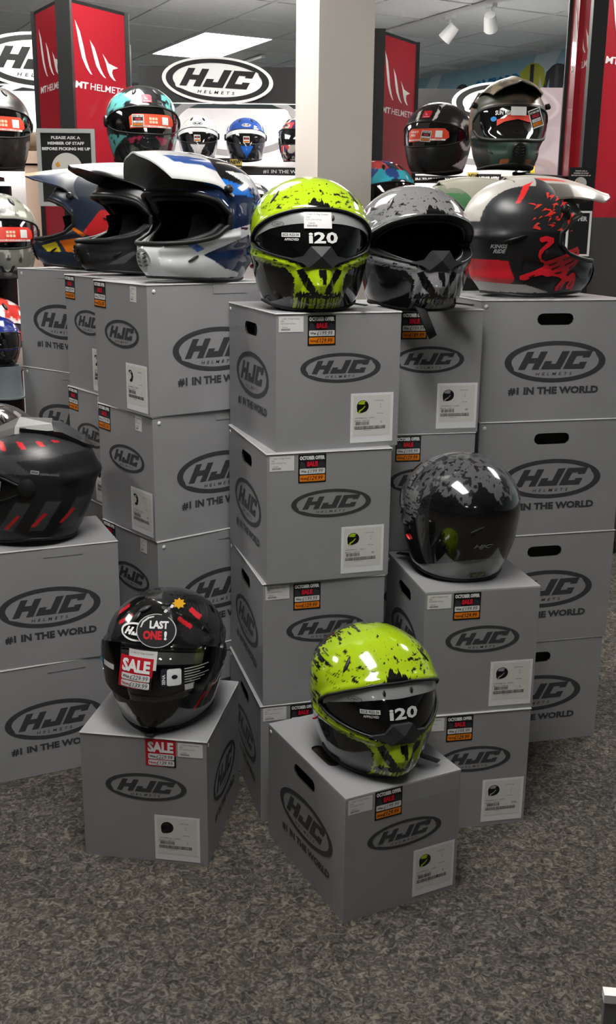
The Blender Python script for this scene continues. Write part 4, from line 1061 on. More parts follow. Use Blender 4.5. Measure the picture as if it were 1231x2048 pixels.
def bw_peak(u, t, under=False):
    C = pal(len(u), (200, 200, 196) if under else (210, 211, 212))
    if not under:
        put(C, (np.abs(u) > .55 - .25 * t) & (np.abs(u) < .80 - .18 * t) & (t < .8), (34, 72, 140)); put(C, (t < .30) & (np.abs(u) < .5), (20, 24, 34)); put(C, (np.abs(u) < .20) & (t > .35) & (t < .42), (40, 40, 44))
    return C
t, sh = mx_helmet('motocross_helmet', 'white and blue motocross helmet with raised peak and white chin', on_box('E1', .66, .56), -38, bw_col, bw_peak, chin='white_plastic', peak=dict(zc=(.264, .272, .274, .272, .266), tipy=-.205, drop=(.026, .085, .064, .054, .044), hw=(.07, .118, .114, .100, .074)))
f = Flat(); f.text('HJC', 0, 0, .030, (30, 50, 96), 0, w=.075, bold=.05, shear=.2); decal(sh, f, 'side_lettering', t, 'side', .030, .190, rot=-.75)
def blk_col(x, y, z, az):
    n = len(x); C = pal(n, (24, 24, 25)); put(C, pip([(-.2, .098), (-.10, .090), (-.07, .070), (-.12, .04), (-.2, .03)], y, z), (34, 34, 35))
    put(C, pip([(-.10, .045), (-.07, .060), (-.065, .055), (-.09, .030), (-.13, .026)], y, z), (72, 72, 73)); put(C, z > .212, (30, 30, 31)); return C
def blk_peak(u, t, under=False):
    C = pal(len(u), (30, 30, 31)); 
    if not under: put(C, (np.abs(u) < .5) & (t > .2), (120, 120, 114))
    return C
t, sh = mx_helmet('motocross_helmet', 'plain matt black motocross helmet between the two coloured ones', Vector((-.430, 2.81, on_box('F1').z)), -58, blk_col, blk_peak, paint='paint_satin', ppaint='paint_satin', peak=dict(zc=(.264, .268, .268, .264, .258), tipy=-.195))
f = Flat(); f.poly([(0, 0), (.034, 0), (.030, .012), (-.006, .012)], (70, 70, 71), 0); f.text('HJC', .004, .002, .007, (14, 14, 15), 1, w=.022, bold=.04, shear=.3); decal(sh, f, 'side_lettering', t, 'side', -.060, .030)
def navy_col(x, y, z, az):
    n = len(x); C = pal(n, (38, 48, 66)); put(C, (z > .20), (62, 66, 74)); put(C, pip([(-.01, .10), (.045, .165), (.12, .16), (.10, .085), (.06, .075)], y, z), (206, 40, 44))
    put(C, pip([(-.085, .078), (-.02, .088), (.10, .086), (.10, .048), (-.065, .048)], y, z), (226, 118, 24)); put(C, pip([(-.148, .064), (-.096, .076), (-.082, .048), (-.128, .048)], y, z), (212, 196, 40))
    put(C, pip([(-.19, .108), (-.10, .100), (-.02, .112), (-.09, .085), (-.15, .072), (-.19, .085)], y, z), (118, 118, 106)); put(C, pip([(-.055, .120), (-.045, .122), (.0, .096), (-.01, .09)], y, z), (226, 118, 24)); put(C, z < .012, (20, 22, 26)); return C
def navy_peak(u, t, under=False):
    C = pal(len(u), (44, 48, 56)); 
    if not under: put(C, (np.abs(u) < .45), (158, 152, 138)); put(C, (t > .80) & (np.abs(u) < .7), (206, 150, 116)); put(C, (np.abs(u) > .5) & (t > .55), (46, 56, 78))
    return C
t, sh = mx_helmet('motocross_helmet', 'navy motocross helmet with orange and yellow chin, farthest left', on_box('G1', .58, .5), -93, navy_col, navy_peak, res=(300, (70, 30, 90), 0.0), paint='paint_satin', ppaint='paint_satin', peak=dict(zc=(.266, .272, .272, .266, .258), tipy=-.20))
def bull_col(x, y, z, az):
    n = len(x); C = pal(n, (28, 27, 28)); R_ = (206, 30, 42)
    put(C, (z > .15) & (y > -.10), (40, 41, 44))
    put(C, (z > .172) & (y > .06 - .9 * (z - .20)) & (np.abs(x) < .070 - .2 * (y - .05)), (168, 164, 158))
    put(C, pip([(.010, .262), (.045, .25), (.075, .21), (.066, .21), (.03, .25)], y, z), (206, 40, 40))
    put(C, pip([(.150, .088), (.150, .038), (.070, .030), (.062, .040), (.082, .084)], y, z), (186, 28, 40))
    put(C, pip([(.150, .036), (.150, .012), (-.03, .012), (.035, .030)], y, z), (158, 156, 152)); put(C, (y > .12) & (z < .034) & (z > .014), (158, 156, 152))
    put(C, z < .010, (18, 18, 19)); return C
def bull_peak(u, t, under=False):
    C = pal(len(u), (120, 116, 108) if under else (172, 166, 158)); 
    if not under: put(C, (np.abs(u) > .6) & (t < .5), (90, 86, 80)); put(C, (np.abs(u) > .25) & (np.abs(u) < .5) & (t > .2) & (t < .5), (200, 70, 54))
    return C
t, sh = mx_helmet('motocross_helmet', 'black motocross helmet with red leaping animal and pale peak', on_box('D1', .40, .47), 106, bull_col, bull_peak, res=(320, (80, 30, 100), 0.0), paint='paint_satin', ppaint='paint_satin', peak=dict(zc=(.268, .272, .268, .254, .234), tipy=-.218, drop=(.02, .046, .040, .030, .014), hw=(.066, .100, .102, .090, .058)))
f = Flat(); R_ = (212, 32, 46)                              # leaping animal
AN = [(795,425),(825,416),(865,425),(868,445),(850,462),(825,480),(812,500),(818,520),(840,530),(870,520),(905,505),(940,495),(965,478),(1000,470),(1020,462),(1038,480),(1030,500),(1040,520),(1022,550),(1000,570),(975,592),(985,600),(1010,585),(1040,580),(1036,640),(1034,668),(1015,655),(990,660),(985,640),(1000,620),(975,625),(955,660),(925,665),(918,648),(935,628),(950,612),(925,600),(890,595),(860,600),(835,590),(790,600),(760,615),(735,612),(730,595),(755,585),(800,570),(835,555),(838,540),(815,530),(798,505),(800,480),(825,455),(840,442),(825,440),(808,446),(796,438)]
k_ = .00050; f.poly([((a - 900) * k_, (545 - b) * k_) for a, b in AN], R_, 0)
for a, b, c, d in ((860, 545, 905, 530), (880, 565, 930, 548), (930, 520, 985, 500), (950, 545, 1010, 520), (985, 560, 1012, 545), (900, 582, 950, 575), (1000, 490, 1022, 482), (1000, 640, 1025, 615), (940, 655, 958, 630), (770, 600, 800, 588)):
    f.poly([((p - 900) * k_, (545 - q) * k_) for p, q in ((a, b), (c, d), (c - 4, d + 9), (a + 8, b + 7))], (70, 16, 20), 1)
decal(sh, f, 'animal_emblem', t, 'side', .032, .076, sg=-1, off=.0015)
f = Flat(); rr = random.Random(21)
for k in range(46):
    u, v = rr.uniform(-.040, .065), rr.uniform(.152, .230); a0 = rr.uniform(-.5, .9); ln = rr.uniform(.009, .024); wd = ln * rr.uniform(.25, .55)
    f.poly([(u + p * math.cos(a0) - q * math.sin(a0), v + p * math.sin(a0) + q * math.cos(a0)) for p, q in ((-ln / 2, -wd / 2), (ln / 2, -wd * .1), (ln * .2, wd / 2))], (210, 54 + rr.randint(-10, 20), 44), 0)
decal(sh, f, 'shard_pattern', t, 'side', 0, 0, sg=-1, off=.0012)
f = Flat(); f.text('KINGS', 0, 0, .009, (150, 150, 152), 0, w=.030, bold=.03, shear=.2); f.text('RIDE', .006, -.011, .009, (150, 150, 152), 0, w=.022, bold=.03, shear=.2); decal(sh, f, 'side_lettering', t, 'side', -.118, .112, sg=-1)
def green_col(x, y, z, az):
    n = len(x); C = pal(n, (112, 116, 100)); put(C, z < .150, (52, 100, 60)); put(C, (np.abs(x) > .035) & (y > .03) & (z > .17) & (z < .245), (62, 108, 68)); put(C, pip([(.01, .25), (.06, .23), (.03, .19), (-.01, .20)], y, z), (70, 110, 74)); put(C, pip([(.07, .23), (.11, .20), (.10, .17), (.08, .19)], y, z), (74, 116, 76))
    put(C, pip([(-.075, .225), (-.05, .23), (-.045, .19), (-.065, .175)], y, z), (196, 214, 60)); put(C, pip([(.03, .185), (.06, .20), (.065, .16), (.035, .155)], y, z), (46, 46, 50)); put(C, pip([(-.06, .15), (.04, .165), (.03, .152), (-.06, .135)], y, z), (190, 190, 184))
    put(C, pip([(-.09, .135), (.10, .125), (.10, .085), (-.05, .09)], y, z), (52, 92, 58)); put(C, z < .07, (34, 36, 36)); put(C, pip([(-.02, .10), (.03, .09), (.05, .05), (.0, .03), (-.03, .05)], y, z), (92, 96, 96)); return C
t, sh = mx_helmet('adventure_helmet', 'green and grey adventure helmet behind the silver skull helmet', on_box('K1', .46, .46), 108, green_col, lambda u, t, under=False: pal(len(u), (150, 148, 134)), paint='paint_satin', ppaint='paint_satin', peak=dict(tipy=-.16, zc=(.272, .282, .284, .280, .274), drop=(.02, .05, .04, .03, .02), hw=(.06, .10, .095, .085, .07)), visor='visor_clear')
# ---------------------------------------------------------------- shop behind the stacks
mat('red_panel', (160, 22, 38), 0.32, coat=0.3, noise=(3, 0.06))
mat('black_frame', (24, 24, 25), 0.45, noise=(20, 0.15))
mat('dark_panel', (58, 55, 52), 0.5, noise=(6, 0.1))
mat('display_white', (226, 222, 220), 0.55, noise=(4, 0.03))
mat('sign_white', (236, 236, 234), 0.4, noise=(4, 0.02))
mat('lilac', (186, 182, 200), 0.5, noise=(4, 0.04))
mat('led', (255, 255, 255), 0.5, emit=(1.0, 0.98, 0.95), estr=4.0, noise=(2, 0.01))
mat('frame_grey', (176, 178, 176), 0.4, noise=(10, 0.05))
mat('beige_board', (206, 184, 164), 0.6, noise=(8, 0.06))
mat('brown_stuff', (120, 104, 82), 0.8, noise=(40, 0.3))
mat('pink_acrylic', (206, 190, 194), 0.35, alpha=0.6, noise=(4, 0.05))

def tower(label, apex, top, lower_dark=None, arms=(), turn=0.0):
    """Three-sided display tower, one corner towards the viewer."""
    L = 0.335; t = thing('display_tower', label, 'display stand', (apex.x, apex.y, 0), (0, 0, 0), 'red helmet display towers')
    a1, a2 = math.radians(58 + turn), math.radians(122 + turn)
    d1 = Vector((math.cos(a1), math.sin(a1), 0)); d2 = Vector((math.cos(a2), math.sin(a2), 0)); B = d1 * L; C_ = d2 * L
    MB().prism([(-.03, -.05), (B.x + .04, B.y + .03), (C_.x - .04, C_.y + .03)], 0, .05).build('base', 'black_frame', t)
    for p in (Vector((0, 0, 0)), B, C_):
        r = .026 if p.length < .01 else .010
        MB().box(p.x - r, p.x + r, p.y - r * .6, p.y + r, .05, top).build('corner_post', 'black_frame', t)
    MB().prism([(0, 0), (B.x, B.y), (C_.x, C_.y)], top - .012, top).build('top_cap', 'black_frame', t)
    z0 = lower_dark or .05
    for nm, P, Q, rz in (('right_panel', Vector((0, 0, 0)), B, a1), ('left_panel', C_, Vector((0, 0, 0)), a2 + math.pi), ('back_panel', B, C_, math.pi)):
        M = Matrix.Translation(P) @ Matrix.Rotation(rz, 4, 'Z')
        pn = MB().box(.02, L - .012, 0, .006, z0, top - .012, M=M).build('red_panel', 'red_panel', t)
        if lower_dark: MB().box(.02, L - .012, 0, .006, .05, lower_dark, M=M).build('lower_panel', 'dark_panel', t)
        if nm != 'back_panel':
            f = Flat(); mt_mark(f, .055, top - .252, .178, (226, 222, 218), 0, sx=.285)
            f.text('MT', .044, top - .298, .024, (228, 224, 222), 0, w=.070, bold=.035, shear=.1); f.text('HELMETS', .122, top - .298, .024, (228, 224, 222), 0, w=.186, bold=.01, shear=.1)
            o = f.build('brand_print', pn, off=.001); o.matrix_parent_inverse = Matrix(); o.location = P; o.rotation_euler = (0, 0, rz)
    for (p, q) in arms:                                   # arms: world end points
        a = Vector(p) - t.location; b = Vector(q) - t.location
        mb = MB(); mb.tube([a, b], .006, 8); dd = (b - a).normalized(); mb.tube([a, a + dd * .05], .012, 8); mb.build('helmet_arm', 'black_frame', t, True)
    return t
TL = Vector((-.896, 4.1, 0)); TM = Vector((.253, 4.4, 0)); TR = Vector((1.0, 4.0, 0))
gl = px_at(286, 331, 3.86); gb_ = px_at(872, 350, 4.22); gc = px_at(1012, 338, 3.72)
tower('red display tower at the left with pale logo, behind the placard', TL, 2.075, arms=[((-.80, 4.26, gl.z - .016), (gl.x + .02, gl.y - .02, gl.z - .016))])
tower('red display tower just right of the pillar', TM, 2.03, arms=[((.36, 4.56, gb_.z - .016), (gb_.x + .03, gb_.y, gb_.z - .016))])
tower('red display tower at the right edge of the picture', TR, 2.16, lower_dark=1.335, turn=-28, arms=[((.99, 4.10, gc.z - .01), (gc.x + .02, gc.y - .03, gc.z - .016)), ((1.20, 4.12, gc.z + .02), (1.30, 3.85, gc.z + .02))])

def shop_helmet(label, px, py, Y, yaw, color, name='full_face_helmet', group='helmets on the display stands', **k):
    return road_helmet(name, label, px_at(px, py, Y), yaw, color, group, res=(120, (24, 12, 34)), **k)
def flat_col(base, zones):
    def col(x, y, z, az):
        C = pal(len(x), base); ax = np.abs(x)
        for w, P, c in zones:
            if w == 'n': put(C, noise3(np.stack([x * P[0], y * P[0], z * P[0]], -1), P[2]) > P[1], c)
            elif w == 'c': put(C, (np.hypot(y - P[0], z - P[1]) > P[2]) & (np.hypot(y - P[0], z - P[1]) < P[3]) & (ax > .06), c)
            elif w == 'f': put(C, (y < .03) & pip(P, ax, z), c)
            else: put(C, pip(P, y, z), c)
        return C
    return col
shop_helmet('teal and black helmet with orange visor sticker on the left red tower', 286, 332, 3.86, 18,
            flat_col((34, 36, 38), [('f', [(.05, .19), (.12, .17), (.12, .21), (.09, .235), (.055, .225)], (96, 170, 166)), ('s', [(-.05, .13), (.12, .16), (.12, .205), (-.03, .205)], (92, 168, 164)), ('s', [(-.12, .09), (-.02, .10), (.1, .06), (.0, .02)], (92, 168, 164)), ('f', [(.02, .09), (.07, .08), (.05, .05)], (150, 50, 78)), ('n', (70, .70, 3), (26, 28, 30))]),
            sticker=(222, 74, 42), mtag=True, price=('£89.99', '£71.99', -.052, .116), tilt=0.0)
shop_helmet('black and white helmet with orange visor sticker beside the pillar', 872, 351, 4.22, -30,
            flat_col((30, 30, 30), [('f', [(.030, .19), (.042, .19), (.045, .262), (.034, .262)], (226, 224, 220)), ('c', (-.005, .142, .040, .056), (226, 224, 220)), ('s', [(-.06, .03), (.02, .075), (.06, .06), (.0, .02)], (200, 198, 194))]),
            sticker=(224, 70, 36), mtag=True, price=('£119.99', '£95.99', -.005, .112, -.08), paint='paint_satin')
def camo_col(x, y, z, az):
    n = len(x); C = pal(n, (84, 76, 66)); q = fbm(np.stack([x * 22, y * 22, z * 22], -1), 2, 3)
    put(C, q > .56, (112, 88, 70)); put(C, q < .42, (64, 66, 58)); put(C, (y < 0) & (z < .125), (40, 38, 35)); put(C, (y < 0) & (z < .10) & (np.abs(x) < .082 + .2 * (z - .06)), (44, 64, 54)); put(C, (y < 0) & (np.abs(x) < .022) & (z < .085), (30, 36, 34)); put(C, (y < 0) & (np.abs(x) > .028) & (np.abs(x) < .05) & (z < .026), (168, 100, 60)); put(C, z < .008, (24, 24, 24)); return C
tc, shc = mx_helmet('adventure_helmet', 'camouflage adventure helmet with dark green chin on the right red tower', px_at(1008, 341, 3.72), 4, camo_col, lambda u, t, under=False: np.where((fbm(np.stack([u * 4, t * 5, u * 0], -1), 2, 5) > .52)[:, None], np.array((118, 106, 86.)), np.array((78, 70, 60.))) if not under else pal(len(u), (40, 38, 36)),
          group='helmets on the display stands', paint='paint_satin', ppaint='paint_satin', res=(160, (36, 16, 44)), visor='visor_dark', peak=dict(tipy=-.165, zc=(.272, .284, .284, .272, .256), hw=(.06, .10, .10, .092, .080), drop=(.02, .055, .045, .035, .030)), chin='black_plastic')
f = Flat(); f.poly([(-.062, .0), (-.04, .012), (0, .02), (.03, .012), (.06, .010), (.066, .034), (-.03, .036), (-.04, .024), (-.062, .020)], (206, 60, 40), 0); f.text('SUN VISOR', -.066, .034, .014, (230, 230, 230), 1, w=.058, bold=.03); f.rect(-.022, .032, .026, .058, (216, 216, 212), 2, 5, 3); f.ellipse(-.070, .022, .008, .008, (40, 130, 200), 1); decal(shc, f, 'visor_sticker', tc, 'front', 0, .128, off=.006, eps=.0006)
f = Flat(); f.rect(0, 0, .044, .058, (226, 224, 220), 0); f.rect(.003, .004, .041, .055, (30, 29, 30), 1); f.text('OCTOBER OFFER', .005, .045, .006, (225, 225, 225), 2, w=.034, bold=.04); f.text('SALE', .010, .032, .010, (206, 28, 54), 2, w=.024, bold=.05); f.rect(.006, .018, .038, .028, (222, 222, 222), 2); f.rect(.006, .006, .038, .016, (226, 128, 24), 2); f.text('£149.99', .012, .0195, .006, (20, 20, 24), 3, w=.024); f.text('£119.99', .012, .0075, .006, (40, 16, 10), 3, w=.024)
f.build('price_tag', tc, loc=(.046, -.150, .118), rot=(0, -.35, .25))

def hjc_display(label, cx, cy, Y, scale, x0, x1, header, shelf, lower=None, strut=False):
    """Bay of the white helmet display: back board, header with oval sign, shelf with lettered edge."""
    c = px_at(cx, cy, Y); t = thing('helmet_display', label, 'display unit', (c.x, Y, 0), (0, 0, 0), 'white helmet display bays'); mm = scale
    X = lambda px, yy=Y: px_at(px, cy, yy).x - c.x
    Zp = lambda py, yy=Y: px_at(cx, py, yy).z
    xa, xb = X(x0), X(x1)
    MB().box(xa, xb, .36, .40, 0, Zp(header[1])).build('back_board', 'display_white', t)
    hb = MB().box(xa - .02, xb + .02, .02, .08, Zp(header[1]), Zp(header[0])).build('header_board', 'black_frame', t)
    a, b = .345 * mm, .136 * mm
    sg = MB().prism([(a * math.cos(k), b * math.sin(k)) for k in np.linspace(0, 2 * math.pi, 49)[:-1]], -.015, .015, M=Matrix.Rotation(math.pi / 2, 4, 'X')).build('oval_sign', 'sign_white', t, loc=(0, 0, c.z), rot=(0, .05, 0))
    f = Flat(); hjc_logo(f, 0, 0, a * .93, b * .90, (26, 26, 26), 0, helmets=True); f.build('sign_print', sg, loc=(0, -.016, 0))
    f = Flat(); hjc_logo(f, 0, 0, (xb - xa) * .40, .20, (150, 148, 148), 0, helmets=False, letters=False); f.build('back_print', t, loc=((xa + xb) / 2, .36, Zp(shelf) + .30))
    for s_z in [Zp(shelf, Y - .1)] + ([Zp(lower, Y - .1)] if lower else []):
        s = MB().box(xa, xb, -.10, .36, s_z, s_z + .02).build('shelf', 'display_white', t)
        st = MB().box(xa - .01, xb + .01, -.115, -.10, s_z - .035, s_z + .012).build('shelf_edge', 'black_frame', s)
        f = Flat(); f.text('#1 IN THE WORLD', xb - .05, s_z - .024, .022, (214, 214, 214), 0, w=.30, bold=.02, align='r'); f.text('#1 IN THE WORLD', xa + .05, s_z - .024, .022, (214, 214, 214), 0, w=.30, bold=.02); f.build('edge_lettering', s, loc=(0, -.115, 0))
        MB().box(xa + .05, xb - .05, .30, .33, s_z - .012, s_z).build('light_strip', 'led', t)
    MB().box(xa + .05, xb - .05, .10, .14, Zp(header[1]) + .005, Zp(header[1]) + .02).build('light_strip', 'led', t)
    for x in (xa, xb): MB().box(x - .02, x + .02, -.02, .36, 0, Zp(header[1])).build('side_panel', 'lilac', t)
    if strut:
        mb = MB(); P = [(xb - .17, .0, Zp(258)), (xb - .13, .0, Zp(264)), (xb + .02, .0, Zp(205)), (xb - .03, .0, Zp(203))]
        mb.add(P + [(x, y + .03, z) for x, y, z in P], [(0, 1, 2, 3), (7, 6, 5, 4), (0, 4, 5, 1), (1, 5, 6, 2), (2, 6, 7, 3), (3, 7, 4, 0)]); mb.build('header_strut', 'black_frame', t)
    return t
hjc_display('white display bay with full oval sign, left of the pillar', 435, 161, 7.0, 1.0, 282, 640, (132, 204), 338, 470, True)
hjc_display('white display bay with cut-off oval sign at the left edge', 83, 122, 6.1, 1.05, -120, 250, (84, 166), 330, 470)
hjc_display('white display bay with oval sign behind the camouflage helmet', 1010, 210, 7.2, 1.0, 800, 1180, (178, 252), 357, 470)

HT = ('stuck',)
shop_helmet('white and black helmet on the display shelf, left of the blue one', 397, 321, 6.87, 4, flat_col((30, 30, 32), [('f', [(0, .19), (.12, .17), (.12, .28), (0, .28)], (216, 216, 214)), ('f', [(.11, .10), (.125, .05), (.09, .02), (.06, .0), (.06, .012), (.09, .04)], (206, 206, 204)), ('f', [(0, .085), (.045, .085), (.02, .04), (0, .01)], (210, 210, 208))]), band=True, price=('£99.99', '£79.99', -.02, .100), hjc=((222, 222, 220), (40, 40, 42)), chin='white_plastic')
shop_helmet('blue and black helmet on the display shelf beside the pillar', 491, 324, 6.87, 6, flat_col((22, 24, 30), [('f', [(0, .19), (.12, .17), (.12, .28), (0, .28)], (32, 74, 158)), ('s', [(-.05, .03), (.1, .05), (.12, .10), (.0, .06)], (34, 52, 104)), ('f', [(0, .085), (.04, .085), (.018, .04), (0, .01)], (34, 100, 190))]), band=True, price=('£99.99', '£79.99', -.02, .100), hjc=((222, 222, 220), (30, 40, 70)))
shop_helmet('purple, white and orange patterned helmet half hidden by the pillar', 600, 326, 6.62, -35, flat_col((196, 190, 180), [('n', (34, .50, 3), (52, 40, 84)), ('n', (44, .66, 8), (206, 66, 70)), ('n', (60, .74, 12), (30, 30, 36))]), visor='visor_dark')
shop_helmet('small white and black helmet on a lower shelf behind the blue peak', 505, 452, 6.85, 25, flat_col((60, 60, 62), [('n', (30, .5, 2), (206, 206, 206))]))
# far left column
shop_helmet('black helmet with orange visor sticker at the top left edge', -12, 342, 3.62, 24, flat_col((36, 34, 30), [('s', [(-.02, .20), (.06, .22), (.08, .19), (.0, .18)], (110, 108, 102)), ('n', (60, .76, 5), (70, 50, 48)), ('s', [(-.085, .085), (-.04, .095), (-.02, .06), (-.06, .03)], (160, 156, 148))]), sticker=(226, 66, 34), paint='paint_satin')
shop_helmet('grey patterned helmet with orange visor sticker at the left edge', 0, 556, 3.45, 26, flat_col((122, 124, 114), [('n', (46, .62, 6), (188, 186, 178)), ('n', (52, .70, 9), (50, 44, 44)), ('s', [(-.02, .17), (.05, .17), (.04, .10), (-.02, .11)], (74, 40, 40))]), sticker=(228, 52, 32), paint='paint_satin')
shop_helmet('white and red helmet low at the left edge above the blue one', -6, 745, 3.72, 20, flat_col((226, 222, 216), [('s', [(-.1, .19), (.1, .19), (.1, .23), (-.1, .24)], (214, 60, 52)), ('f', [(.0, .2), (.05, .2), (.05, .26), (0, .26)], (220, 70, 60))]), sticker=(226, 70, 36), price=('£79.99', '£59.99', .03, .12))
tb, shb = shop_helmet('blue and black helmet low at the left edge', -2, 727, 3.25, 38, flat_col((26, 44, 128), [('s', [(-.2, 0), (.2, 0), (.2, .07), (-.2, .09)], (18, 20, 26))]), scale=.55)
shop_helmet('black and white helmet with red tag beside the far left cartons', -4, 1000, 2.75, 10, flat_col((56, 54, 52), [('s', [(-.2, .20), (.2, .20), (.2, .215), (-.2, .215)], (190, 186, 178)), ('n', (40, .66, 4), (150, 148, 142))]), mtag=True, sticker=(226, 84, 44), scale=1.0)
rk = thing('helmet_rack', 'black helmet rack at the left edge of the picture', 'rack', (px_at(-60, 600, 3.95).x, 3.95, 0), (0, 0, 0))
MB().box(-.25, .17, 0, .03, 0, 1.42).build('back_board', 'black_frame', rk); MB().box(-.27, .19, -.32, .05, 0, .04).build('base', 'black_frame', rk)
for py, Y in ((342, 3.62), (556, 3.45), (745, 3.72), (797, 3.2)):
    z = px_at(0, py, Y).z - .012; y1 = Y - 3.95
    MB().box(-.12, .155, y1 - .05, 0, z - .008, z + .006).build('shelf', 'black_frame', rk)
# plastic stand under the blue helmet
ps = px_at(14, 795, 3.2)
st = thing('plastic_stand', 'cloudy grey plastic stand below the blue helmet at the left edge', 'stand', (ps.x, ps.y, ps.z)); mat('cloudy', (128, 140, 144), 0.35, alpha=0.85, noise=(12, 0.2))
MB().lathe([(.052, 0), (.050, .004), (.047, .06), (.046, .098), (.043, .098), (.044, .06), (.046, .006)], 24).build('cup', 'cloudy', st, True, sharp=.7); MB().lathe([(.056, 0), (.056, .004), (.05, .005)], 24).build('foot', 'cloudy', st, True, sharp=.7)
shop_helmet('black, red and yellow helmet half hidden under the camouflage helmet', 1068, 425, 5.6, -40, flat_col((30, 30, 30), [('n', (30, .62, 7), (206, 60, 54)), ('n', (38, .68, 2), (222, 206, 60)), ('n', (34, .66, 13), (216, 214, 210))]))
shop_helmet('red, blue and cyan helmet half hidden by the pillar, above the silver helmet', 757, 470, 4.0, 30, flat_col((36, 40, 52), [('f', [(.02, .20), (.12, .17), (.12, .25), (.02, .27)], (214, 74, 70)), ('s', [(-.12, .16), (.02, .19), (.0, .24), (-.12, .22)], (60, 176, 196)), ('n', (22, .66, 4), (44, 74, 140))]))
for (nm, lab, px, py, Y, w, d) in (('shelf_stand', 'dark stand carrying the black, red and yellow helmet', 1068, 427, 5.6, .22, .26), ('shelf_stand', 'dark stand carrying the red, blue and cyan helmet', 757, 472, 4.0, .2, .24), ('shelf_stand', 'hidden dark stand carrying the helmet with the red tag', -4, 1002, 2.75, .16, .16)):
    p = px_at(px, py, Y); o = thing(nm, lab, 'stand', (p.x, p.y, 0)); MB().box(-w / 2, w / 2, -d / 2, d / 2, p.z - .02, p.z).build('top', 'black_frame', o); MB().box(-.03, .03, -.03, .03, .02, p.z - .02).build('post', 'black_frame', o); MB().box(-w / 2, w / 2, -d / 2, d / 2, 0, .02).build('base', 'black_frame', o)

# placards
def placard(label, x0, y0, x1, y1, Y, border, frame=True, yaw=0.0):
    a = px_at(x0, y1, Y); b = px_at(x1, y0, Y); w, h = b.x - a.x, b.z - a.z
    t = thing('notice_placard', label, 'sign', (a.x, Y, a.z), (0, 0, yaw), 'please ask notices')
    e = .014 * w / .2
    MB().box(0, w, 0, .006, 0, h).build('board', 'black_frame', t)
    if frame: 
        for q in ((0, e, 0, h), (w - e, w, 0, h), (e, w - e, 0, e), (e, w - e, h - e, h)): MB().box(q[0], q[1], -.004, .0, q[2], q[3]).build('frame_strip', border, t)
    f = Flat(); s = w / .2
    for k, tx in enumerate(('PLEASE ASK A', 'MEMBER OF STAFF', 'BEFORE PICKING ME UP')): f.text(tx, w / 2, h - (.034 + .018 * k) * s, .010 * s, (228, 228, 226), 0, w=(.10, .125, .165)[k] * s, bold=.04, align='c')
    cx, cy = w / 2, h - .128 * s
    f.poly([(cx + .052 * s * math.cos(k), cy + .05 * s * math.sin(k)) for k in np.linspace(0, math.pi, 20)] + [(cx - .05 * s, cy - .012 * s), (cx + .05 * s, cy - .012 * s)], (206, 204, 198), 0)
    f.rect(cx - .042 * s, cy - .060 * s, cx - .022 * s, cy - .010 * s, (196, 196, 194), 0); f.poly([(cx - .022 * s, cy - .012 * s), (cx + .046 * s, cy - .012 * s), (cx + .040 * s, cy - .055 * s), (cx - .010 * s, cy - .062 * s)], (44, 44, 46), 0); f.poly([(cx - .040 * s, cy + .014 * s), (cx - .028 * s, cy + .022 * s), (cx - .022 * s, cy + .006 * s), (cx - .034 * s, cy + .002 * s)], (214, 150, 60), 1)
    f.build('notice_print', t); return t
placard('black please ask placard with pale frame in front of the left red tower', 80, 258, 189, 412, 3.72, 'frame_grey')
placard('small black please ask placard on the right red tower', 1134, 335, 1186, 400, 3.85, 'black_frame', False)
placard('small black please ask placard on the tower beside the pillar', 732, 354, 766, 392, 4.28, 'black_frame', False)
p = px_at(1128, 512, 3.3); q = px_at(1183, 422, 3.3); o = thing('offer_sign', 'white framed black sign behind the helmet with the red animal', 'sign', (p.x, 3.3, p.z)); w, h = q.x - p.x, q.z - p.z
MB().box(0, w, 0, .006, 0, h).build('board', 'black_frame', o)
for r in ((0, .006, 0, h), (w - .006, w, 0, h), (.006, w - .006, 0, .006), (.006, w - .006, h - .006, h)): MB().box(r[0], r[1], -.004, 0, r[2], r[3]).build('frame_strip', 'sign_white', o)
f = Flat(); f.text('OFFER', w - .012, h - .03, .014, (220, 220, 220), 0, w=w * .7, bold=.04, align='r'); f.build('lettering', o); MB().box(w / 2 - .01, w / 2 + .01, .006, .016, -p.z, h).build('post', 'black_frame', o); MB().box(w / 2 - .1, w / 2 + .1, -.06, .08, -p.z, -p.z + .012).build('base', 'black_frame', o)

# shelf tags
def shelf_tag(label, px, py, Y, rows, w, hrow, cat='tag'):
    c = px_at(px, py, Y); t = thing('shelf_tag', label, cat, (c.x, Y, c.z), (0, 0, 0), 'tags hanging on the shelf edges')
    MB().box(-w / 2, w / 2, 0, .003, -hrow * len(rows), 0).build('card', 'black_frame', t); f = Flat()
    for k, (tx, bg, fg) in enumerate(rows):
        f.rect(-w / 2, -hrow * (k + 1) + .001, w / 2, -hrow * k - .001, bg, 0); f.text(tx, 0, -hrow * (k + 1) + hrow * .22, hrow * .58, fg, 1, w=w * .84, bold=.05, shear=.15, align='c')
    f.build('tag_print', t); return t
YB, BK, WH = (196, 172, 70), (24, 24, 24), (225, 225, 222)
ns = [('NEW', YB, BK), ('STOCK', BK, YB), ('2024', YB, BK)]
shelf_tag('black and yellow new stock tag in front of the blue shelf helmet', 471, 318, 6.77, ns, .078, .038)
shelf_tag('yellow new tag in front of the white shelf helmet', 385, 311, 6.77, ns[:1], .074, .038)
shelf_tag('black october offers tag in front of the shelf helmets', 428, 316, 6.76, [('OCTOBER OFFERS', BK, WH)], .19, .072)
shelf_tag('new stock tag left of the camouflage helmet strap', 945, 345, 6.95, ns, .068, .038)
shelf_tag('october offers tag below the camouflage helmet', 977, 348, 6.95, [('OCTOBER OFFERS', BK, WH)], .155, .072)

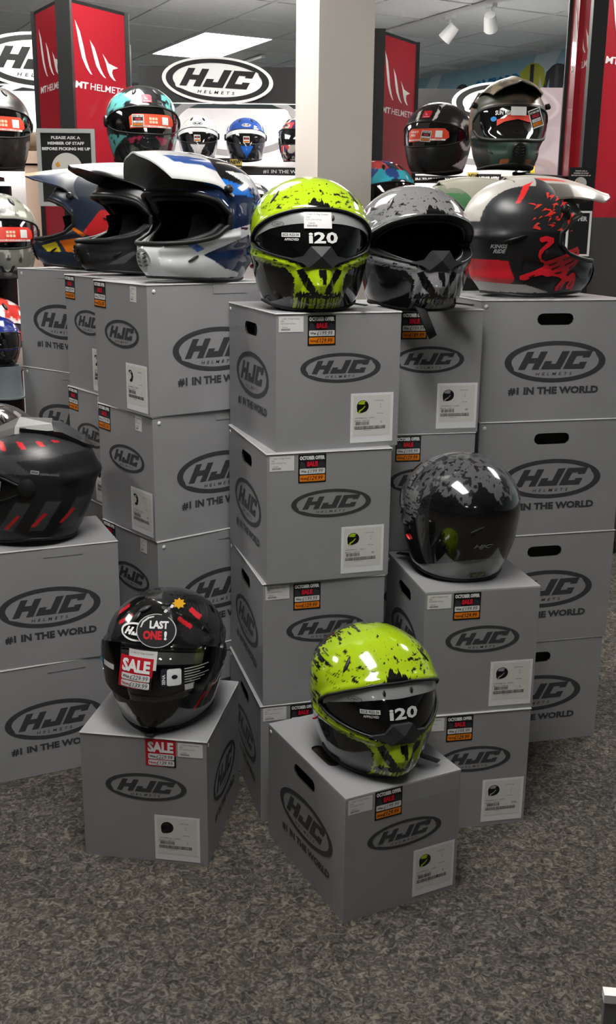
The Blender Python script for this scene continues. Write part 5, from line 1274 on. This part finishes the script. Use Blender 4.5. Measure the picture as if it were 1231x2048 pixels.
# frieze with printed clothing and lettering on the right wall
Wd = -gb                                                    # along the wall, towards the camera side
fr0 = G(I1 - .01, 9.5); f = Flat(); Lf = 4.2
f.rect(0, 0, Lf, .35, (150, 188, 206), 0)
def jacket(x, c1, c2, s=1.0):
    f.poly([(x + a * s, .01 + b * s * .85) for a, b in ((.05, 0), (.32, 0), (.33, .28), (.40, .10), (.46, .14), (.40, .38), (.28, .46), (.18, .48), (.09, .46), (-.03, .38), (-.08, .14), (-.02, .10), (.04, .28))], c1, 2)
    f.poly([(x + a * s, .01 + b * s * .85) for a, b in ((.15, 0), (.22, 0), (.22, .46), (.15, .46))], c2, 3)
f.poly([(.30, 0), (.62, .35), (.80, .35), (.55, 0)], (196, 214, 222), 1); f.poly([(1.9, 0), (2.15, .35), (2.45, .35), (2.2, 0)], (196, 214, 222), 1)
jacket(.80, (186, 190, 70), (50, 52, 54), .42); jacket(1.02, (52, 50, 54), (70, 66, 70), .55); f.text('OXFORD', 1.30, .06, .18, (30, 120, 176), 2, w=.66, bold=.06)
jacket(1.97, (186, 190, 70), (44, 46, 48), .70); jacket(2.30, (58, 56, 62), (84, 84, 90), .60); jacket(2.52, (44, 42, 46), (60, 58, 62), .80); jacket(3.0, (64, 60, 64), (90, 88, 92), .8)
fz = px_at(950, 190, 9.6).z
MBf = thing('wall_frieze', 'pale blue banner with blue lettering and printed jackets high on the right wall', 'banner', (fr0.x, fr0.y, 2.335), (0, 0, GA - math.pi / 2))
MB().box(0, Lf, 0, .006, 0, .35).build('board', 'lilac', MBf); f.build('banner_print', MBf)

# ceiling track with spotlights
def track(label, i, j0, j1, spots):
    t = thing('spotlight_track', label, 'track light', G(i, j0, CEIL), (0, 0, GA), 'ceiling spotlight tracks')
    MB().box(-.016, .016, 0, j1 - j0, -.030, -.004).build('rail', 'white_plastic', t)
    for s, an in spots:
        h = MB(); h.box(-.018, .018, s - .04, s + .04, -.05, -.03); h.tube([(0, s, -.05), (0, s, -.10)], .008, 8); b = h.build('bracket', 'white_plastic', t)
        Mh = Matrix.Translation((0, s, -.13)) @ Matrix.Rotation(an, 4, 'Y') @ Matrix.Rotation(.6, 4, 'X')
        MB().lathe([(.010, .055), (.034, .05), (.040, .02), (.046, -.06), (.040, -.062), (.032, -.03)], 18, M=Mh).build('spot_head', 'white_plastic', t, True, sharp=.7)
track('white ceiling track with two spotlights right of the pillar', 4.40, 5.3, 7.3, [(1.02, .5), (.58, -.7)])
track('white ceiling track with spotlights far behind, left of the pillar', 4.1, 8.6, 10.2, [(.4, .4), (.9, -.4)])

# beige cabinet behind the left rack, pale board at right, frame corner at the bottom right
a = px_at(47, 300, 4.75); b = px_at(108, 300, 4.75); o = thing('side_cabinet', 'beige cabinet end panel behind the far left helmets', 'cabinet', (a.x, 4.75, 0))
z1 = px_at(60, 302, 4.75).z; z2 = px_at(60, 327, 4.75).z
MB().box(0, b.x - a.x, 0, .35, 0, z2 - .008).build('body', 'beige_board', o); MB().box(-.01, b.x - a.x + .01, -.01, .36, z2, z1).build('top_board', 'beige_board', o); MB().box(0, b.x - a.x, 0.01, .34, z2 - .008, z2).build('gap', 'black_frame', o)
o = thing('cushion', 'brown fabric bundle on the beige cabinet', 'cushion', (a.x + .03, 4.82, z1)); bs = Shell([(0, .05, .05, .05, 2.2), (.02, .075, .07, .07, 2.2), (.05, .075, .07, .07, 2.2), (.075, .05, .05, .05, 2.2), (.085, .0005, .0005, .0005, 2)])
shell_part(bs, 'bundle', o, 'brown_stuff', None, ip([0, 180], [0, 0]), None, 0, 40, (6, 6, 8))
a = px_at(1080, 175, 4.75); b = px_at(1110, 175, 4.75); o = thing('acrylic_board', 'pale pink translucent board beside the right red tower', 'board', (a.x, 4.75, 0)); MB().box(0, b.x - a.x + .05, 0, .01, .04, a.z).build('sheet', 'pink_acrylic', o); MB().box(-.02, b.x - a.x + .07, -.08, .1, 0, .04).build('foot', 'white_plastic', o)
o = thing('floor_frame', 'corner of a pale metal framed stand at the bottom right', 'stand', (.483, 1.425, 0), (0, 0, -.12)); MB().box(0, .45, .0, .02, .085, .10).build('rail', 'sign_white', o); MB().box(0.002, .45, .002, .018, .072, .085).build('lower_rail', 'grey_plastic', o)
for x in (.002, .42): MB().box(x, x + .02, .002, .018, 0, .072).build('leg', 'grey_plastic', o)
MB().box(.022, .42, .006, .014, .004, .072).build('panel', 'black_frame', o)
